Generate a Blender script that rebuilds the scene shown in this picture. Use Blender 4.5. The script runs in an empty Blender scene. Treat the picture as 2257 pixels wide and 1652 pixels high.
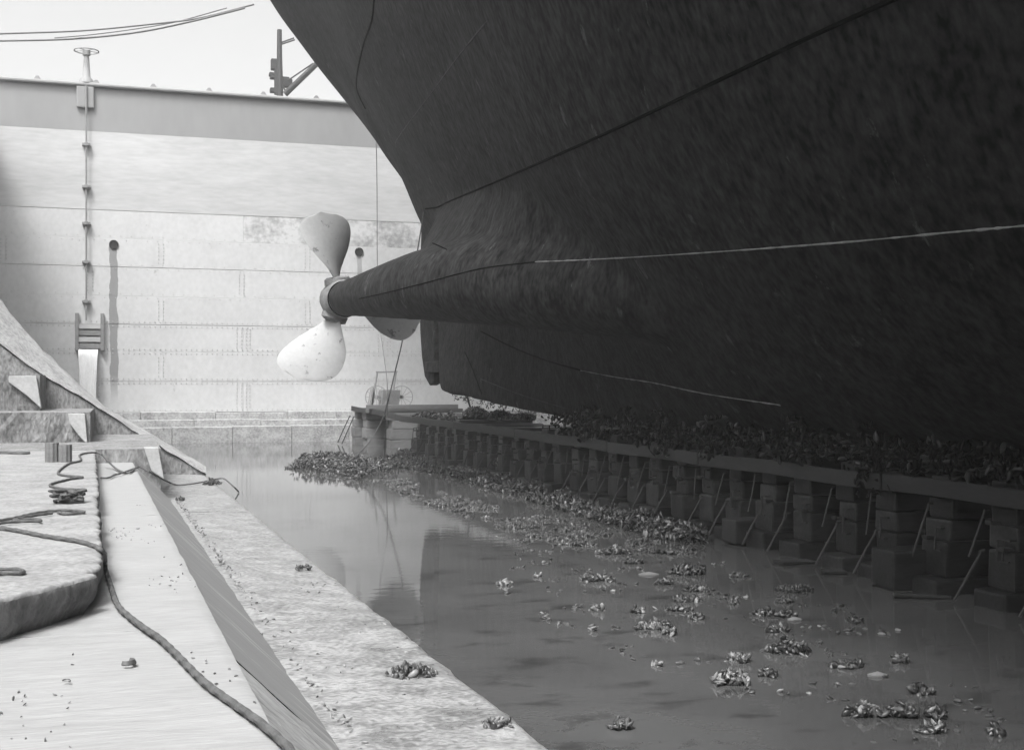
import bpy, bmesh, math, random
import numpy as np
from mathutils import Vector, Matrix, noise
from mathutils.bvhtree import BVHTree

# ------------------------------------------------------------------ camera, sky, sun, exposure
scn = bpy.context.scene
col = scn.collection
CAM = Vector((0.0, 0.0, 2.4))                    # the photographer stands on the dock altar
YAW = math.radians(17.63)
FPX = 2700.0                                     # focal length for a picture 2257 wide
cam_d = bpy.data.cameras.new('camera')
cam_d.sensor_width = 36.0
cam_d.lens = 36.0 * FPX / 2257.0
cam_d.shift_y = 20.0 / 2257.0
cam_d.clip_start = 0.05
cam_d.clip_end = 3000.0
cam = bpy.data.objects.new('camera', cam_d)
cam.location = CAM
cam.rotation_euler = (math.pi / 2, 0, -YAW)
col.objects.link(cam)
scn.camera = cam

SUN_EL, SUN_AZ = math.radians(58), math.radians(-142)   # azimuth from +Y towards +X
world = bpy.data.worlds.new('World')
scn.world = world
world.use_nodes = True
wn = world.node_tree
for n in list(wn.nodes):
    wn.nodes.remove(n)
w_out = wn.nodes.new('ShaderNodeOutputWorld')
w_bg = wn.nodes.new('ShaderNodeBackground')
w_sky = wn.nodes.new('ShaderNodeTexSky')
w_bw = wn.nodes.new('ShaderNodeRGBToBW')
w_sky.sky_type = 'NISHITA'
w_sky.sun_disc = False
w_sky.sun_elevation = SUN_EL
w_sky.sun_rotation = SUN_AZ
w_sky.dust_density = 6.0
w_sky.air_density = 1.0
w_bg.inputs['Strength'].default_value = 0.15
wn.links.new(w_sky.outputs[0], w_bw.inputs[0])
wn.links.new(w_bw.outputs[0], w_bg.inputs['Color'])
wn.links.new(w_bg.outputs[0], w_out.inputs['Surface'])

sun_d = bpy.data.lights.new('sun', 'SUN')
sun_d.energy = 1.1
sun_d.angle = math.radians(14)
sun_d.color = (1.0, 0.995, 0.985)
sun = bpy.data.objects.new('sun', sun_d)
sdir = Vector((math.sin(SUN_AZ) * math.cos(SUN_EL), math.cos(SUN_AZ) * math.cos(SUN_EL), math.sin(SUN_EL)))
sun.rotation_euler = sdir.to_track_quat('Z', 'Y').to_euler()
sun.location = (-30, 30, 40)
col.objects.link(sun)

scn.view_settings.view_transform = 'Standard'
scn.view_settings.look = 'None'
scn.view_settings.gamma = 1.0
scn.view_settings.use_curve_mapping = False
scn.view_settings.exposure = 1.45

scn.render.engine = 'CYCLES'
scn.cycles.volume_bounces = 0

RND = random.Random(7)
NP = np.random.default_rng(11)

# ------------------------------------------------------------------ helpers
SA, CA = math.sin(YAW), math.cos(YAW)

def ray(u, v):
    """view direction through a picture point, with depth 1"""
    k = (u - 1128.5) / FPX
    return Vector((k * CA + SA, CA - k * SA, (846.0 - v) / FPX))

def at_d(u, v, d):
    return CAM + ray(u, v) * d

def on_z(u, v, z):
    r = ray(u, v)
    return CAM + r * ((z - CAM.z) / r.z)

def on_y(u, v, y):
    r = ray(u, v)
    return CAM + r * (y / r.y)

def on_x(u, v, x):
    r = ray(u, v)
    return CAM + r * (x / r.x)

def mesh_from(name, V, F, smooth=False):
    me = bpy.data.meshes.new(name)
    me.from_pydata([tuple(p) for p in V], [], [tuple(f) for f in F])
    me.update()
    if smooth:
        me.polygons.foreach_set('use_smooth', [True] * len(me.polygons))
    return me

def link(name, me, mat=None, parent=None):
    o = bpy.data.objects.new(name, me)
    if mat is not None and me is not None and not me.materials:
        me.materials.append(mat)
    if parent is not None:
        o.parent = parent
    col.objects.link(o)
    return o

def empty(name, loc=(0, 0, 0)):
    o = bpy.data.objects.new(name, None)
    o.location = loc
    o.empty_display_size = 0.2
    col.objects.link(o)
    return o

def tag(o, label=None, cat=None, group=None, kind=None):
    if label: o['label'] = label
    if cat: o['category'] = cat
    if group: o['group'] = group
    if kind: o['kind'] = kind
    return o

class MB:
    """collects shapes that make up one part"""
    def __init__(s):
        s.V, s.F = [], []
    def add(s, V, F):
        b = len(s.V)
        s.V += [Vector(p) for p in V]
        s.F += [tuple(i + b for i in f) for f in F]
        return s
    def box(s, x0, x1, y0, y1, z0, z1):
        return s.add([(x0,y0,z0),(x1,y0,z0),(x1,y1,z0),(x0,y1,z0),(x0,y0,z1),(x1,y0,z1),(x1,y1,z1),(x0,y1,z1)],
                     [(0,3,2,1),(4,5,6,7),(0,1,5,4),(1,2,6,5),(2,3,7,6),(3,0,4,7)])
    def tube(s, pts, r, n=8, twist=0.0, lobes=0, amp=0.0, caps=True):
        pts = [Vector(p) for p in pts]
        N = len(pts)
        rr = r if hasattr(r, '__len__') else [r] * N
        V, F = [], []
        up = None
        L = 0.0
        for i, p in enumerate(pts):
            t = (pts[min(i + 1, N - 1)] - pts[max(i - 1, 0)])
            if t.length < 1e-9: t = Vector((0, 0, 1))
            t.normalize()
            if up is None:
                up = Vector((0, 0, 1)) if abs(t.z) < .9 else Vector((1, 0, 0))
            a = (up - t * up.dot(t))
            if a.length < 1e-6: a = t.orthogonal()
            a.normalize(); up = a
            b = t.cross(a)
            if i: L += (p - pts[i - 1]).length
            for j in range(n):
                th = 2 * math.pi * j / n
                q = rr[i] * (1 + (amp * math.cos(lobes * th + twist * L) if lobes else 0))
                V.append(p + a * (math.cos(th) * q) + b * (math.sin(th) * q))
        for i in range(N - 1):
            for j in range(n):
                k = (j + 1) % n
                F.append((i*n+j, i*n+k, (i+1)*n+k, (i+1)*n+j))
        if caps:
            F.append(tuple(range(n - 1, -1, -1)))
            F.append(tuple(range((N-1)*n, N*n)))
        return s.add(V, F)
    def prism(s, poly, axis, a0, a1):
        """poly: 2D outline; extruded along axis 'x','y' or 'z'"""
        def P(p, a):
            return {'x': (a, p[0], p[1]), 'y': (p[0], a, p[1]), 'z': (p[0], p[1], a)}[axis]
        n = len(poly)
        V = [P(p, a0) for p in poly] + [P(p, a1) for p in poly]
        F = [tuple(range(n - 1, -1, -1)), tuple(range(n, 2 * n))]
        F += [(i, (i + 1) % n, n + (i + 1) % n, n + i) for i in range(n)]
        return s.add(V, F)
    def build(s, name, mat=None, parent=None, smooth=False, bevel=0.0, seg=2):
        bm = bmesh.new()
        vs = [bm.verts.new(p) for p in s.V]
        for f in s.F:
            try: bm.faces.new([vs[i] for i in f])
            except ValueError: pass
        bmesh.ops.recalc_face_normals(bm, faces=bm.faces)
        if bevel > 0:
            ed = [e for e in bm.edges if len(e.link_faces) == 2 and e.calc_face_angle(0) > 0.5]
            bmesh.ops.bevel(bm, geom=ed, offset=bevel, segments=seg, affect='EDGES', profile=0.6, clamp_overlap=True)
        me = bpy.data.meshes.new(name)
        bm.to_mesh(me); bm.free()
        if smooth:
            me.polygons.foreach_set('use_smooth', [True] * len(me.polygons))
            try: me.set_sharp_from_angle(angle=math.radians(45))
            except Exception: pass
        return link(name, me, mat, parent)

def spline(pts, n=12):
    """Catmull-Rom through the points"""
    P = [Vector(p) for p in pts]
    P = [P[0] * 2 - P[1]] + P + [P[-1] * 2 - P[-2]]
    out = []
    for i in range(1, len(P) - 2):
        for k in range(n):
            t = k / n
            a, b, c, d = P[i-1], P[i], P[i+1], P[i+2]
            out.append(0.5 * ((2*b) + (c - a)*t + (2*a - 5*b + 4*c - d)*t*t + (3*b - a - 3*c + d)*t**3))
    out.append(P[-2])
    return out

# ------------------------------------------------------------------ materials (grey, as the plate is)
def G(x):
    return (x, x, x, 1)

def M(name, lo, hi, scale=2.0, rough=0.7, stretch=(1,1,1), bump=0.25, fine=6.0, rot=None, spec=0.4,
      rlo=None, detail=8, contrast=(0.3, 0.7), speck=None, vary=0.0, bdist=0.02, mixf=0.38):
    m = bpy.data.materials.new(name)
    m.use_nodes = True
    t = m.node_tree; N = t.nodes; Lk = t.links
    bs = N['Principled BSDF']
    tc = N.new('ShaderNodeTexCoord')
    src = tc.outputs['Object']
    if rot is not None:
        mr = N.new('ShaderNodeMapping'); mr.inputs['Rotation'].default_value = rot
        Lk.new(src, mr.inputs['Vector']); src = mr.outputs[0]
    mp = N.new('ShaderNodeMapping'); mp.inputs['Scale'].default_value = stretch
    Lk.new(src, mp.inputs['Vector'])
    oi = N.new('ShaderNodeObjectInfo')
    w = N.new('ShaderNodeMath'); w.operation = 'MULTIPLY'; w.inputs[1].default_value = 37.0
    Lk.new(oi.outputs['Random'], w.inputs[0])
    n1 = N.new('ShaderNodeTexNoise'); n1.noise_dimensions = '4D'
    n1.inputs['Scale'].default_value = scale; n1.inputs['Detail'].default_value = detail
    n1.inputs['Roughness'].default_value = 0.62
    Lk.new(mp.outputs[0], n1.inputs['Vector']); Lk.new(w.outputs[0], n1.inputs['W'])
    n2 = N.new('ShaderNodeTexNoise'); n2.noise_dimensions = '4D'
    n2.inputs['Scale'].default_value = scale * fine; n2.inputs['Detail'].default_value = 6
    Lk.new(mp.outputs[0], n2.inputs['Vector']); Lk.new(w.outputs[0], n2.inputs['W'])
    mx = N.new('ShaderNodeMix'); mx.data_type = 'FLOAT'; mx.inputs[0].default_value = mixf
    Lk.new(n1.outputs['Fac'], mx.inputs[2]); Lk.new(n2.outputs['Fac'], mx.inputs[3])
    rp = N.new('ShaderNodeValToRGB')
    rp.color_ramp.elements[0].position = contrast[0]; rp.color_ramp.elements[0].color = G(lo)
    rp.color_ramp.elements[1].position = contrast[1]; rp.color_ramp.elements[1].color = G(hi)
    Lk.new(mx.outputs[0], rp.inputs[0])
    c = rp.outputs[0]
    if speck:
        sc_, th, val = speck
        n3 = N.new('ShaderNodeTexNoise'); n3.inputs['Scale'].default_value = sc_; n3.inputs['Detail'].default_value = 5
        n3.inputs['Roughness'].default_value = 0.7
        Lk.new(mp.outputs[0], n3.inputs['Vector'])
        r3 = N.new('ShaderNodeValToRGB')
        r3.color_ramp.elements[0].position = th; r3.color_ramp.elements[0].color = G(0)
        r3.color_ramp.elements[1].position = th + 0.06; r3.color_ramp.elements[1].color = G(1)
        Lk.new(n3.outputs['Fac'], r3.inputs[0])
        m3 = N.new('ShaderNodeMix'); m3.data_type = 'RGBA'
        m3.inputs[7].default_value = G(val)
        Lk.new(r3.outputs[0], m3.inputs[0]); Lk.new(c, m3.inputs[6])
        c = m3.outputs[2]
    if vary:
        mv = N.new('ShaderNodeMapRange')
        mv.inputs[3].default_value = 1 - vary; mv.inputs[4].default_value = 1 + vary
        Lk.new(oi.outputs['Random'], mv.inputs[0])
        vm = N.new('ShaderNodeMix'); vm.data_type = 'RGBA'; vm.blend_type = 'MULTIPLY'; vm.inputs[0].default_value = 1
        Lk.new(c, vm.inputs[6]); Lk.new(mv.outputs[0], vm.inputs[7])
        c = vm.outputs[2]
    Lk.new(c, bs.inputs['Base Color'])
    bs.inputs['Roughness'].default_value = rough
    if rlo is not None:
        rr = N.new('ShaderNodeMapRange')
        rr.inputs[1].default_value = 0.35; rr.inputs[2].default_value = 0.65
        rr.inputs[3].default_value = rlo; rr.inputs[4].default_value = rough
        Lk.new(n1.outputs['Fac'], rr.inputs[0]); Lk.new(rr.outputs[0], bs.inputs['Roughness'])
    bs.inputs['Specular IOR Level'].default_value = spec
    if bump > 0:
        bp = N.new('ShaderNodeBump'); bp.inputs['Strength'].default_value = bump; bp.inputs['Distance'].default_value = bdist
        Lk.new(mx.outputs[0], bp.inputs['Height']); Lk.new(bp.outputs[0], bs.inputs['Normal'])
    m['col_socket'] = ''
    return m

def col_input(m):
    """the link that feeds Base Color, so that marks can be mixed over it"""
    t = m.node_tree
    bs = t.nodes['Principled BSDF']
    return t, bs, bs.inputs['Base Color'].links[0].from_socket

MAT = {}
MAT['hull'] = M('hull_paint', 0.003, 0.040, 1.9, 0.75, (1, 1.35, 0.75), 0.14, 4, rot=(math.radians(-28), 0, 0), spec=0.06, speck=(1.6, 0.63, 0.075), bdist=0.03, contrast=(0.38, 0.64), mixf=0.5)
MAT['seam'] = M('lap_shadow', 0.002, 0.005, 3, 1.0, bump=0.1, spec=0.0)  # near-black for the shadow line under plate laps, also on welds
MAT['scrape'] = M('pale_scraped_edge', 0.10, 0.34, 5, 0.6, bump=0.2)
MAT['faint'] = M('faint_plate_edge', 0.03, 0.09, 5, 0.7, bump=0.2, spec=.1)
MAT['bronze'] = M('propeller_bronze', 0.33, 0.43, 1.6, 0.6, bump=0.2, speck=(2.6, 0.60, 0.15), spec=0.3)
MAT['hub'] = M('encrusted_hub', 0.08, 0.28, 4, 0.8, bump=0.8, bdist=0.05)
MAT['concrete'] = M('wet_concrete', 0.24, 0.345, 3.4, 0.8, (0.4, 4.5, 1), 0.3, 5, rlo=0.5, spec=0.3, contrast=(0.30, 0.62), mixf=0.6, speck=(3.5, 0.69, 0.15))
MAT['ledge'] = M('muddy_ledge', 0.15, 0.32, 2.6, 0.85, (0.9, 1.3, 1), 1.0, 9, rlo=0.25, spec=0.35, contrast=(0.41, 0.58), bdist=0.03, mixf=0.6)
MAT['riser'] = M('slimy_riser', 0.24, 0.30, 1.4, 0.8, (0.5, 3.5, 0.5), 0.06, 5, spec=.3, speck=(0.9, 0.55, 0.40), rot=(0, 0, math.radians(-14)))
MAT['crusted'] = M('crusted_riser', 0.24, 0.44, 2.2, 0.85, (0.6, 3.0, 1), 0.9, 6, rot=(0, 0, math.radians(-14)), contrast=(.38, .58), mixf=.45, spec=.3, bdist=.03)
MAT['stone'] = M('rough_granite', 0.17, 0.33, 2.5, 0.85, bump=0.9, fine=9, speck=(6, 0.63, 0.14), contrast=(0.36, 0.6), mixf=.5, bdist=.03)
MAT['stone_shade'] = M('rough_shaded_face', 0.08, 0.22, 4, 0.9, (1, 1, .6), contrast=(.38,.6), bump=1.0, fine=5, bdist=0.05)  # darker copy of the slab stone, shade painted on its sides
MAT['weed'] = M('weed_covered_face', 0.10, 0.30, 3.2, 0.9, (1, 1, 0.45), 1.0, 6, bdist=0.08, speck=(6, 0.66, 0.45), contrast=(.38,.6), mixf=.5)
MAT['clean'] = M('clean_quoin', 0.36, 0.48, 3, 0.8, bump=0.5, fine=6, contrast=(.36,.6), mixf=.5)
MAT['coping'] = M('sloped_coping', 0.20, 0.42, 2.2, 0.8, bump=0.8, speck=(4, 0.61, 0.16), contrast=(.38,.6), mixf=.5)
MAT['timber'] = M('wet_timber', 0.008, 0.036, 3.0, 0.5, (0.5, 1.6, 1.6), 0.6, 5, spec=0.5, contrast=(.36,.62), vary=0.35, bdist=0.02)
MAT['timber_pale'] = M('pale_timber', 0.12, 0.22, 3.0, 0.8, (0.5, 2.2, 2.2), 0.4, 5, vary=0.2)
MAT['rail'] = M('ribband_plank', 0.02, 0.048, 3.0, 0.75, (3, 0.5, 2), 0.3, 5, vary=0.15)
MAT['iron'] = M('rusty_iron', 0.03, 0.07, 8, 0.7, bump=0.3)
MAT['iron_grey'] = M('grey_iron', 0.16, 0.26, 5, 0.7, bump=0.2)
MAT['rope'] = M('wet_rope', 0.06, 0.13, 14, 0.85, bump=0.4)
MAT['shell'] = M('mussel_shell', 0.012, 0.05, 14, 0.28, bump=0.15, spec=0.6, vary=0.0)
MAT['shell_mid'] = M('worn_mussel_shell', 0.04, 0.11, 10, 0.4, bump=0.15, spec=0.5)
MAT['shell_pale'] = M('open_shell_lining', 0.16, 0.30, 10, 0.35, bump=0.1, spec=0.5)
MAT['growth'] = M('shaded_growth', 0.004, 0.014, 14, 0.5, bump=0.15, spec=0.12)  # shell tone darkened for the shade under the keel
MAT['mat_weed'] = M('matted_weed', 0.03, 0.09, 9, 0.7, bump=0.8, bdist=0.03)
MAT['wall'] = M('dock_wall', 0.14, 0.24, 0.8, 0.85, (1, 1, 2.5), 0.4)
MAT['wall_dark'] = M('darkened_dock_wall', 0.02, 0.045, 0.8, 0.9, (1, 1, 2.5), 0.4)  # wall copy darkened to cut light bounced under the hull
MAT['quay'] = M('quay_paving', 0.22, 0.36, 0.5, 0.9)
MAT['wheel'] = M('grey_cart_wood', 0.22, 0.34, 6, 0.8, bump=0.2)
MAT['caisson_top'] = M('caisson_grey_paint', 0.21, 0.26, 0.5, 0.7, (1, 1, 0.35), 0.1, 6)
MAT['caisson_mid'] = M('caisson_smeared_paint', 0.36, 0.50, 0.8, 0.75, (0.3, 1, 1.5), 0.1, 7, contrast=(0.34, 0.66), mixf=.4)
MAT['caisson'] = M('caisson_pale_paint', 0.46, 0.54, 0.5, 0.7, (1, 1, 0.8), 0.1, 12, speck=(2.6, 0.68, 0.36), contrast=(.36,.62), mixf=.5)
MAT['caisson_rust'] = M('caisson_flaked_paint', 0.28, 0.52, 1.0, 0.75, (1, 1, 1), 0.15, 5, contrast=(0.42, 0.56))
MAT['rivet'] = M('rivet_iron', 0.35, 0.42, 3, 0.7, bump=0)
MAT['pipe_dark'] = M('drain_dark', 0.02, 0.03, 3, 0.9, bump=0)
MAT['foam'] = M('falling_water', 0.55, 0.75, 3, 0.3, (6, 6, 0.3), 0.5, 4)
MAT['crane'] = M('crane_paint', 0.02, 0.04, 3, 0.7, bump=0)
MAT['cable'] = M('wire_cable', 0.14, 0.2, 3, 0.7, bump=0)
MAT['scrap'] = M('pale_scrap', 0.13, 0.24, 6, 0.6, bump=0.3)

# stains running down from the two drains and the sluice, on the pale plates
DRAINS = [(-0.35, 8.15), (9.87, 8.18)]
def add_stains(m):
    t, bs, src = col_input(m)
    N, Lk = t.nodes, t.links
    geo = N.new('ShaderNodeNewGeometry')
    sep = N.new('ShaderNodeSeparateXYZ'); Lk.new(geo.outputs['Position'], sep.inputs[0])
    nz = N.new('ShaderNodeTexNoise'); nz.inputs['Scale'].default_value = 1.3; nz.inputs['Detail'].default_value = 6
    Lk.new(geo.outputs['Position'], nz.inputs['Vector'])
    def mth(op, a, b):
        n = N.new('ShaderNodeMath'); n.operation = op
        for i, q in enumerate((a, b)):
            if hasattr(q, 'links') or hasattr(q, 'is_linked'): Lk.new(q, n.inputs[i])
            else: n.inputs[i].default_value = q
        return n.outputs[0]
    off = mth('MULTIPLY', mth('SUBTRACT', nz.outputs['Fac'], 0.5), 0.28)
    for (x0, z0, w, zl, amt) in ((DRAINS[0][0], DRAINS[0][1], 0.15, 2.2, 0.80), (DRAINS[1][0], DRAINS[1][1], 0.10, 6.4, 0.5)):
        dx = mth('ABSOLUTE', mth('ADD', mth('SUBTRACT', sep.outputs[0], x0), off), 0)
        inx = mth('LESS_THAN', dx, w)
        below = mth('LESS_THAN', sep.outputs[2], z0)
        mr = N.new('ShaderNodeMapRange'); mr.inputs[1].default_value = zl - 0.6; mr.inputs[2].default_value = zl + 0.6
        Lk.new(sep.outputs[2], mr.inputs[0])
        f = mth('MULTIPLY', mth('MULTIPLY', inx, below), mth('MULTIPLY', mr.outputs[0], amt))
        mx = N.new('ShaderNodeMix'); mx.data_type = 'RGBA'
        Lk.new(f, mx.inputs[0]); Lk.new(src, mx.inputs[6]); mx.inputs[7].default_value = G(0.17)
        src = mx.outputs[2]
    Lk.new(src, bs.inputs['Base Color'])
add_stains(MAT['caisson'])

def water_material():
    m = bpy.data.materials.new('dock_water'); m.use_nodes = True
    t = m.node_tree; N = t.nodes; Lk = t.links
    bs = N['Principled BSDF']
    tc = N.new('ShaderNodeTexCoord')
    mp = N.new('ShaderNodeMapping'); mp.inputs['Scale'].default_value = (1.0, 1.0, 1)
    Lk.new(tc.outputs['Object'], mp.inputs['Vector'])
    n1 = N.new('ShaderNodeTexNoise'); n1.inputs['Scale'].default_value = 0.5; n1.inputs['Detail'].default_value = 7
    Lk.new(mp.outputs[0], n1.inputs['Vector'])
    rp = N.new('ShaderNodeValToRGB')
    rp.color_ramp.elements[0].position = 0.35; rp.color_ramp.elements[0].color = G(0.07)
    rp.color_ramp.elements[1].position = 0.7; rp.color_ramp.elements[1].color = G(0.10)
    Lk.new(n1.outputs['Fac'], rp.inputs[0])
    # weed and mud patches lying just under the surface
    n2 = N.new('ShaderNodeTexNoise'); n2.inputs['Scale'].default_value = 1.5; n2.inputs['Detail'].default_value = 9
    n2.inputs['Roughness'].default_value = 0.66
    mp2 = N.new('ShaderNodeMapping'); mp2.inputs['Scale'].default_value = (1.0, 1.6, 1); mp2.inputs['Rotation'].default_value = (0, 0, 0.3)
    Lk.new(tc.outputs['Object'], mp2.inputs['Vector']); Lk.new(mp2.outputs[0], n2.inputs['Vector'])
    r2 = N.new('ShaderNodeValToRGB')
    r2.color_ramp.elements[0].position = 0.54; r2.color_ramp.elements[0].color = G(0)
    r2.color_ramp.elements[1].position = 0.66; r2.color_ramp.elements[1].color = G(0.75)
    Lk.new(n2.outputs['Fac'], r2.inputs[0])
    mx = N.new('ShaderNodeMix'); mx.data_type = 'RGBA'; mx.inputs[7].default_value = G(0.03)
    Lk.new(r2.outputs[0], mx.inputs[0]); Lk.new(rp.outputs[0], mx.inputs[6])
    Lk.new(mx.outputs[2], bs.inputs['Base Color'])
    bs.inputs['Roughness'].default_value = 0.035
    bs.inputs['IOR'].default_value = 1.33
    bs.inputs['Specular IOR Level'].default_value = 0.5
    n3 = N.new('ShaderNodeTexNoise'); n3.inputs['Scale'].default_value = 2.2; n3.inputs['Detail'].default_value = 4
    mp3 = N.new('ShaderNodeMapping'); mp3.inputs['Scale'].default_value = (1, 2.5, 1); mp3.inputs['Rotation'].default_value = (0, 0, 0.35)
    Lk.new(tc.outputs['Object'], mp3.inputs['Vector']); Lk.new(mp3.outputs[0], n3.inputs['Vector'])
    bp = N.new('ShaderNodeBump'); bp.inputs['Strength'].default_value = 0.10; bp.inputs['Distance'].default_value = 0.012
    Lk.new(n3.outputs['Fac'], bp.inputs['Height']); Lk.new(bp.outputs[0], bs.inputs['Normal'])
    return m
MAT['water'] = water_material()

# ------------------------------------------------------------------ the setting
SK = -0.023                                        # the altars run a little askew to the keel line
def ax(x, y):                                      # altar coordinate -> world X
    return x + SK * y

water = MB().add([(-14, -60, 0), (30, -60, 0), (30, 56, 0), (-14, 56, 0)], [(0, 1, 2, 3)]).build('water', MAT['water'])
tag(water, kind='structure')

# quay level ground beyond the dock edge, one sheet with the dock cut out of it
gz = 13.2
g = MB()
g.add([(-1500, -1500, gz), (-11, -1500, gz), (-11, 1500, gz), (-1500, 1500, gz)], [(0, 1, 2, 3)])
g.add([(27, -1500, gz), (1500, -1500, gz), (1500, 1500, gz), (27, 1500, gz)], [(0, 1, 2, 3)])
g.add([(-11, -1500, gz), (27, -1500, gz), (27, -60, gz), (-11, -60, gz)], [(0, 1, 2, 3)])
tag(g.build('ground', MAT['quay']), kind='structure')
tag(MB().add([(-11, 56.0, -2), (27, 56.0, -2), (300, 1500, -2), (-300, 1500, -2)], [(0, 1, 2, 3)]).build('sea', MAT['water']), kind='structure')

def rough_grid(xs, ys, zf, amp, sc, name, mat, parent=None, thick=None, seed=0.0):
    """a worn slab: a top sheet that undulates, closed by sides"""
    nx, ny = len(xs), len(ys)
    V, F = [], []
    for j, y in enumerate(ys):
        for i, x in enumerate(xs):
            X = ax(x, y) + (0.03 * noise.fractal(Vector((y * 1.3, seed, 7)), 1, 2, 4) if name == 'ledge_slab' and i in (0, nx - 1) else 0)
            n = noise.fractal(Vector((X * sc, y * sc, seed)), 0.9, 2.1, 5) * amp
            V.append((X, y, zf(x, y) + n))
    for j in range(ny - 1):
        for i in range(nx - 1):
            a = j * nx + i
            F.append((a, a + 1, a + nx + 1, a + nx))
    if thick is not None:
        ring = [i for i in range(nx)] + [j * nx + nx - 1 for j in range(1, ny)] + \
               [(ny - 1) * nx + i for i in range(nx - 2, -1, -1)] + [j * nx for j in range(ny - 2, 0, -1)]
        b = len(V)
        for k in ring:
            V.append((V[k][0], V[k][1], thick))
        n = len(ring)
        for q in range(n):
            r = (q + 1) % n
            F.append((ring[r], ring[q], b + q, b + r))
    me = mesh_from(name, V, F, True)
    try: me.set_sharp_from_angle(angle=math.radians(40))
    except Exception: pass
    return link(name, me, mat, parent)

# lowest altar, along the water, laid in four lengths
altar = tag(empty('dock_altar', (0, 0, 0)), kind='structure')
XA, XB, XC = 2.72, 1.48, 0.78
joints_low = [-14, 2.0, 13.1, 22.0, 32.0]
for k in range(4):
    y0, y1 = joints_low[k] + 0.012, joints_low[k + 1] - 0.012
    step = 0.05 if k == 1 else (0.1 if k == 2 else 0.3)
    if k == 1: ys = np.concatenate([np.arange(y0, 5.5, 0.2), np.arange(5.5, y1, 0.06), [y1]])
    else: ys = np.append(np.arange(y0, y1 - step / 2, step), y1)
    xs = np.linspace(XB - 0.15, XA - (0.03 if k == 2 else 0.0), 26)
    def zl(x, y, k=k):
        e = max(0.0, (x - (XA - 0.10)) / 0.10)
        return (0.20 if k < 2 else 0.185) - 0.05 * (x - XB) / (XA - XB) - 0.05 * e * e
    rough_grid(xs, ys, zl, 0.02 if k < 2 else 0.012, 2.6, 'ledge_slab', MAT['ledge'], altar, thick=-0.8, seed=k * 3.1)

# sloping riser between the two altars and the upper altar, with their joints
joints_up = [-14, -2.0, 7.8, 14.6, 24.6]
joints_riser = [-14, 2.0, 7.05, 14.6, 24.6]
for k in range(4):
    y0, y1 = joints_up[k] + 0.008, joints_up[k + 1] - 0.008
    ys = np.append(np.arange(y0, y1 - 0.06, 0.12 if k in (1, 2) else 0.4), y1)
    xs = np.concatenate([np.linspace(-0.6, 0.6, 10), np.linspace(0.64, XC - 0.03, 4)])
    def zu(x, y): return 0.90 - 0.03 * max(0, (x - 0.70) / 0.08) ** 2
    rough_grid(xs, ys, zu, 0.012, 1.8, 'altar_slab', MAT['concrete'], altar, thick=-0.5, seed=10 + k)
    y0, y1 = joints_riser[k] + 0.004, joints_riser[k + 1] - 0.004
    ys = np.append(np.arange(y0, y1 - 0.05, 0.1 if k in (1, 2) else 0.4), y1)
    xs2 = np.linspace(XC - 0.03, XB + 0.02, 12)
    def zr(x, y): return 0.865 - (x - (XC - 0.03)) / (XB - XC) * 0.70
    rough_grid(xs2, ys, zr, 0.012 if k > 1 else 0.03, 1.5 if k > 1 else 3.0, 'riser_slab', MAT['riser'] if k > 1 else MAT['crusted'], altar, seed=20 + k)
lower_fill = MB()
for y0, y1 in ((-14.0, 24.6),):
    lower_fill.add([(ax(-3.4, y0), y0, 0.88), (ax(-0.6, y0), y0, 0.88), (ax(-0.6, y1), y1, 0.88), (ax(-3.4, y1), y1, 0.88)], [(0, 1, 2, 3)])
lower_fill.build('altar_slab', MAT['concrete'], altar)

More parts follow.
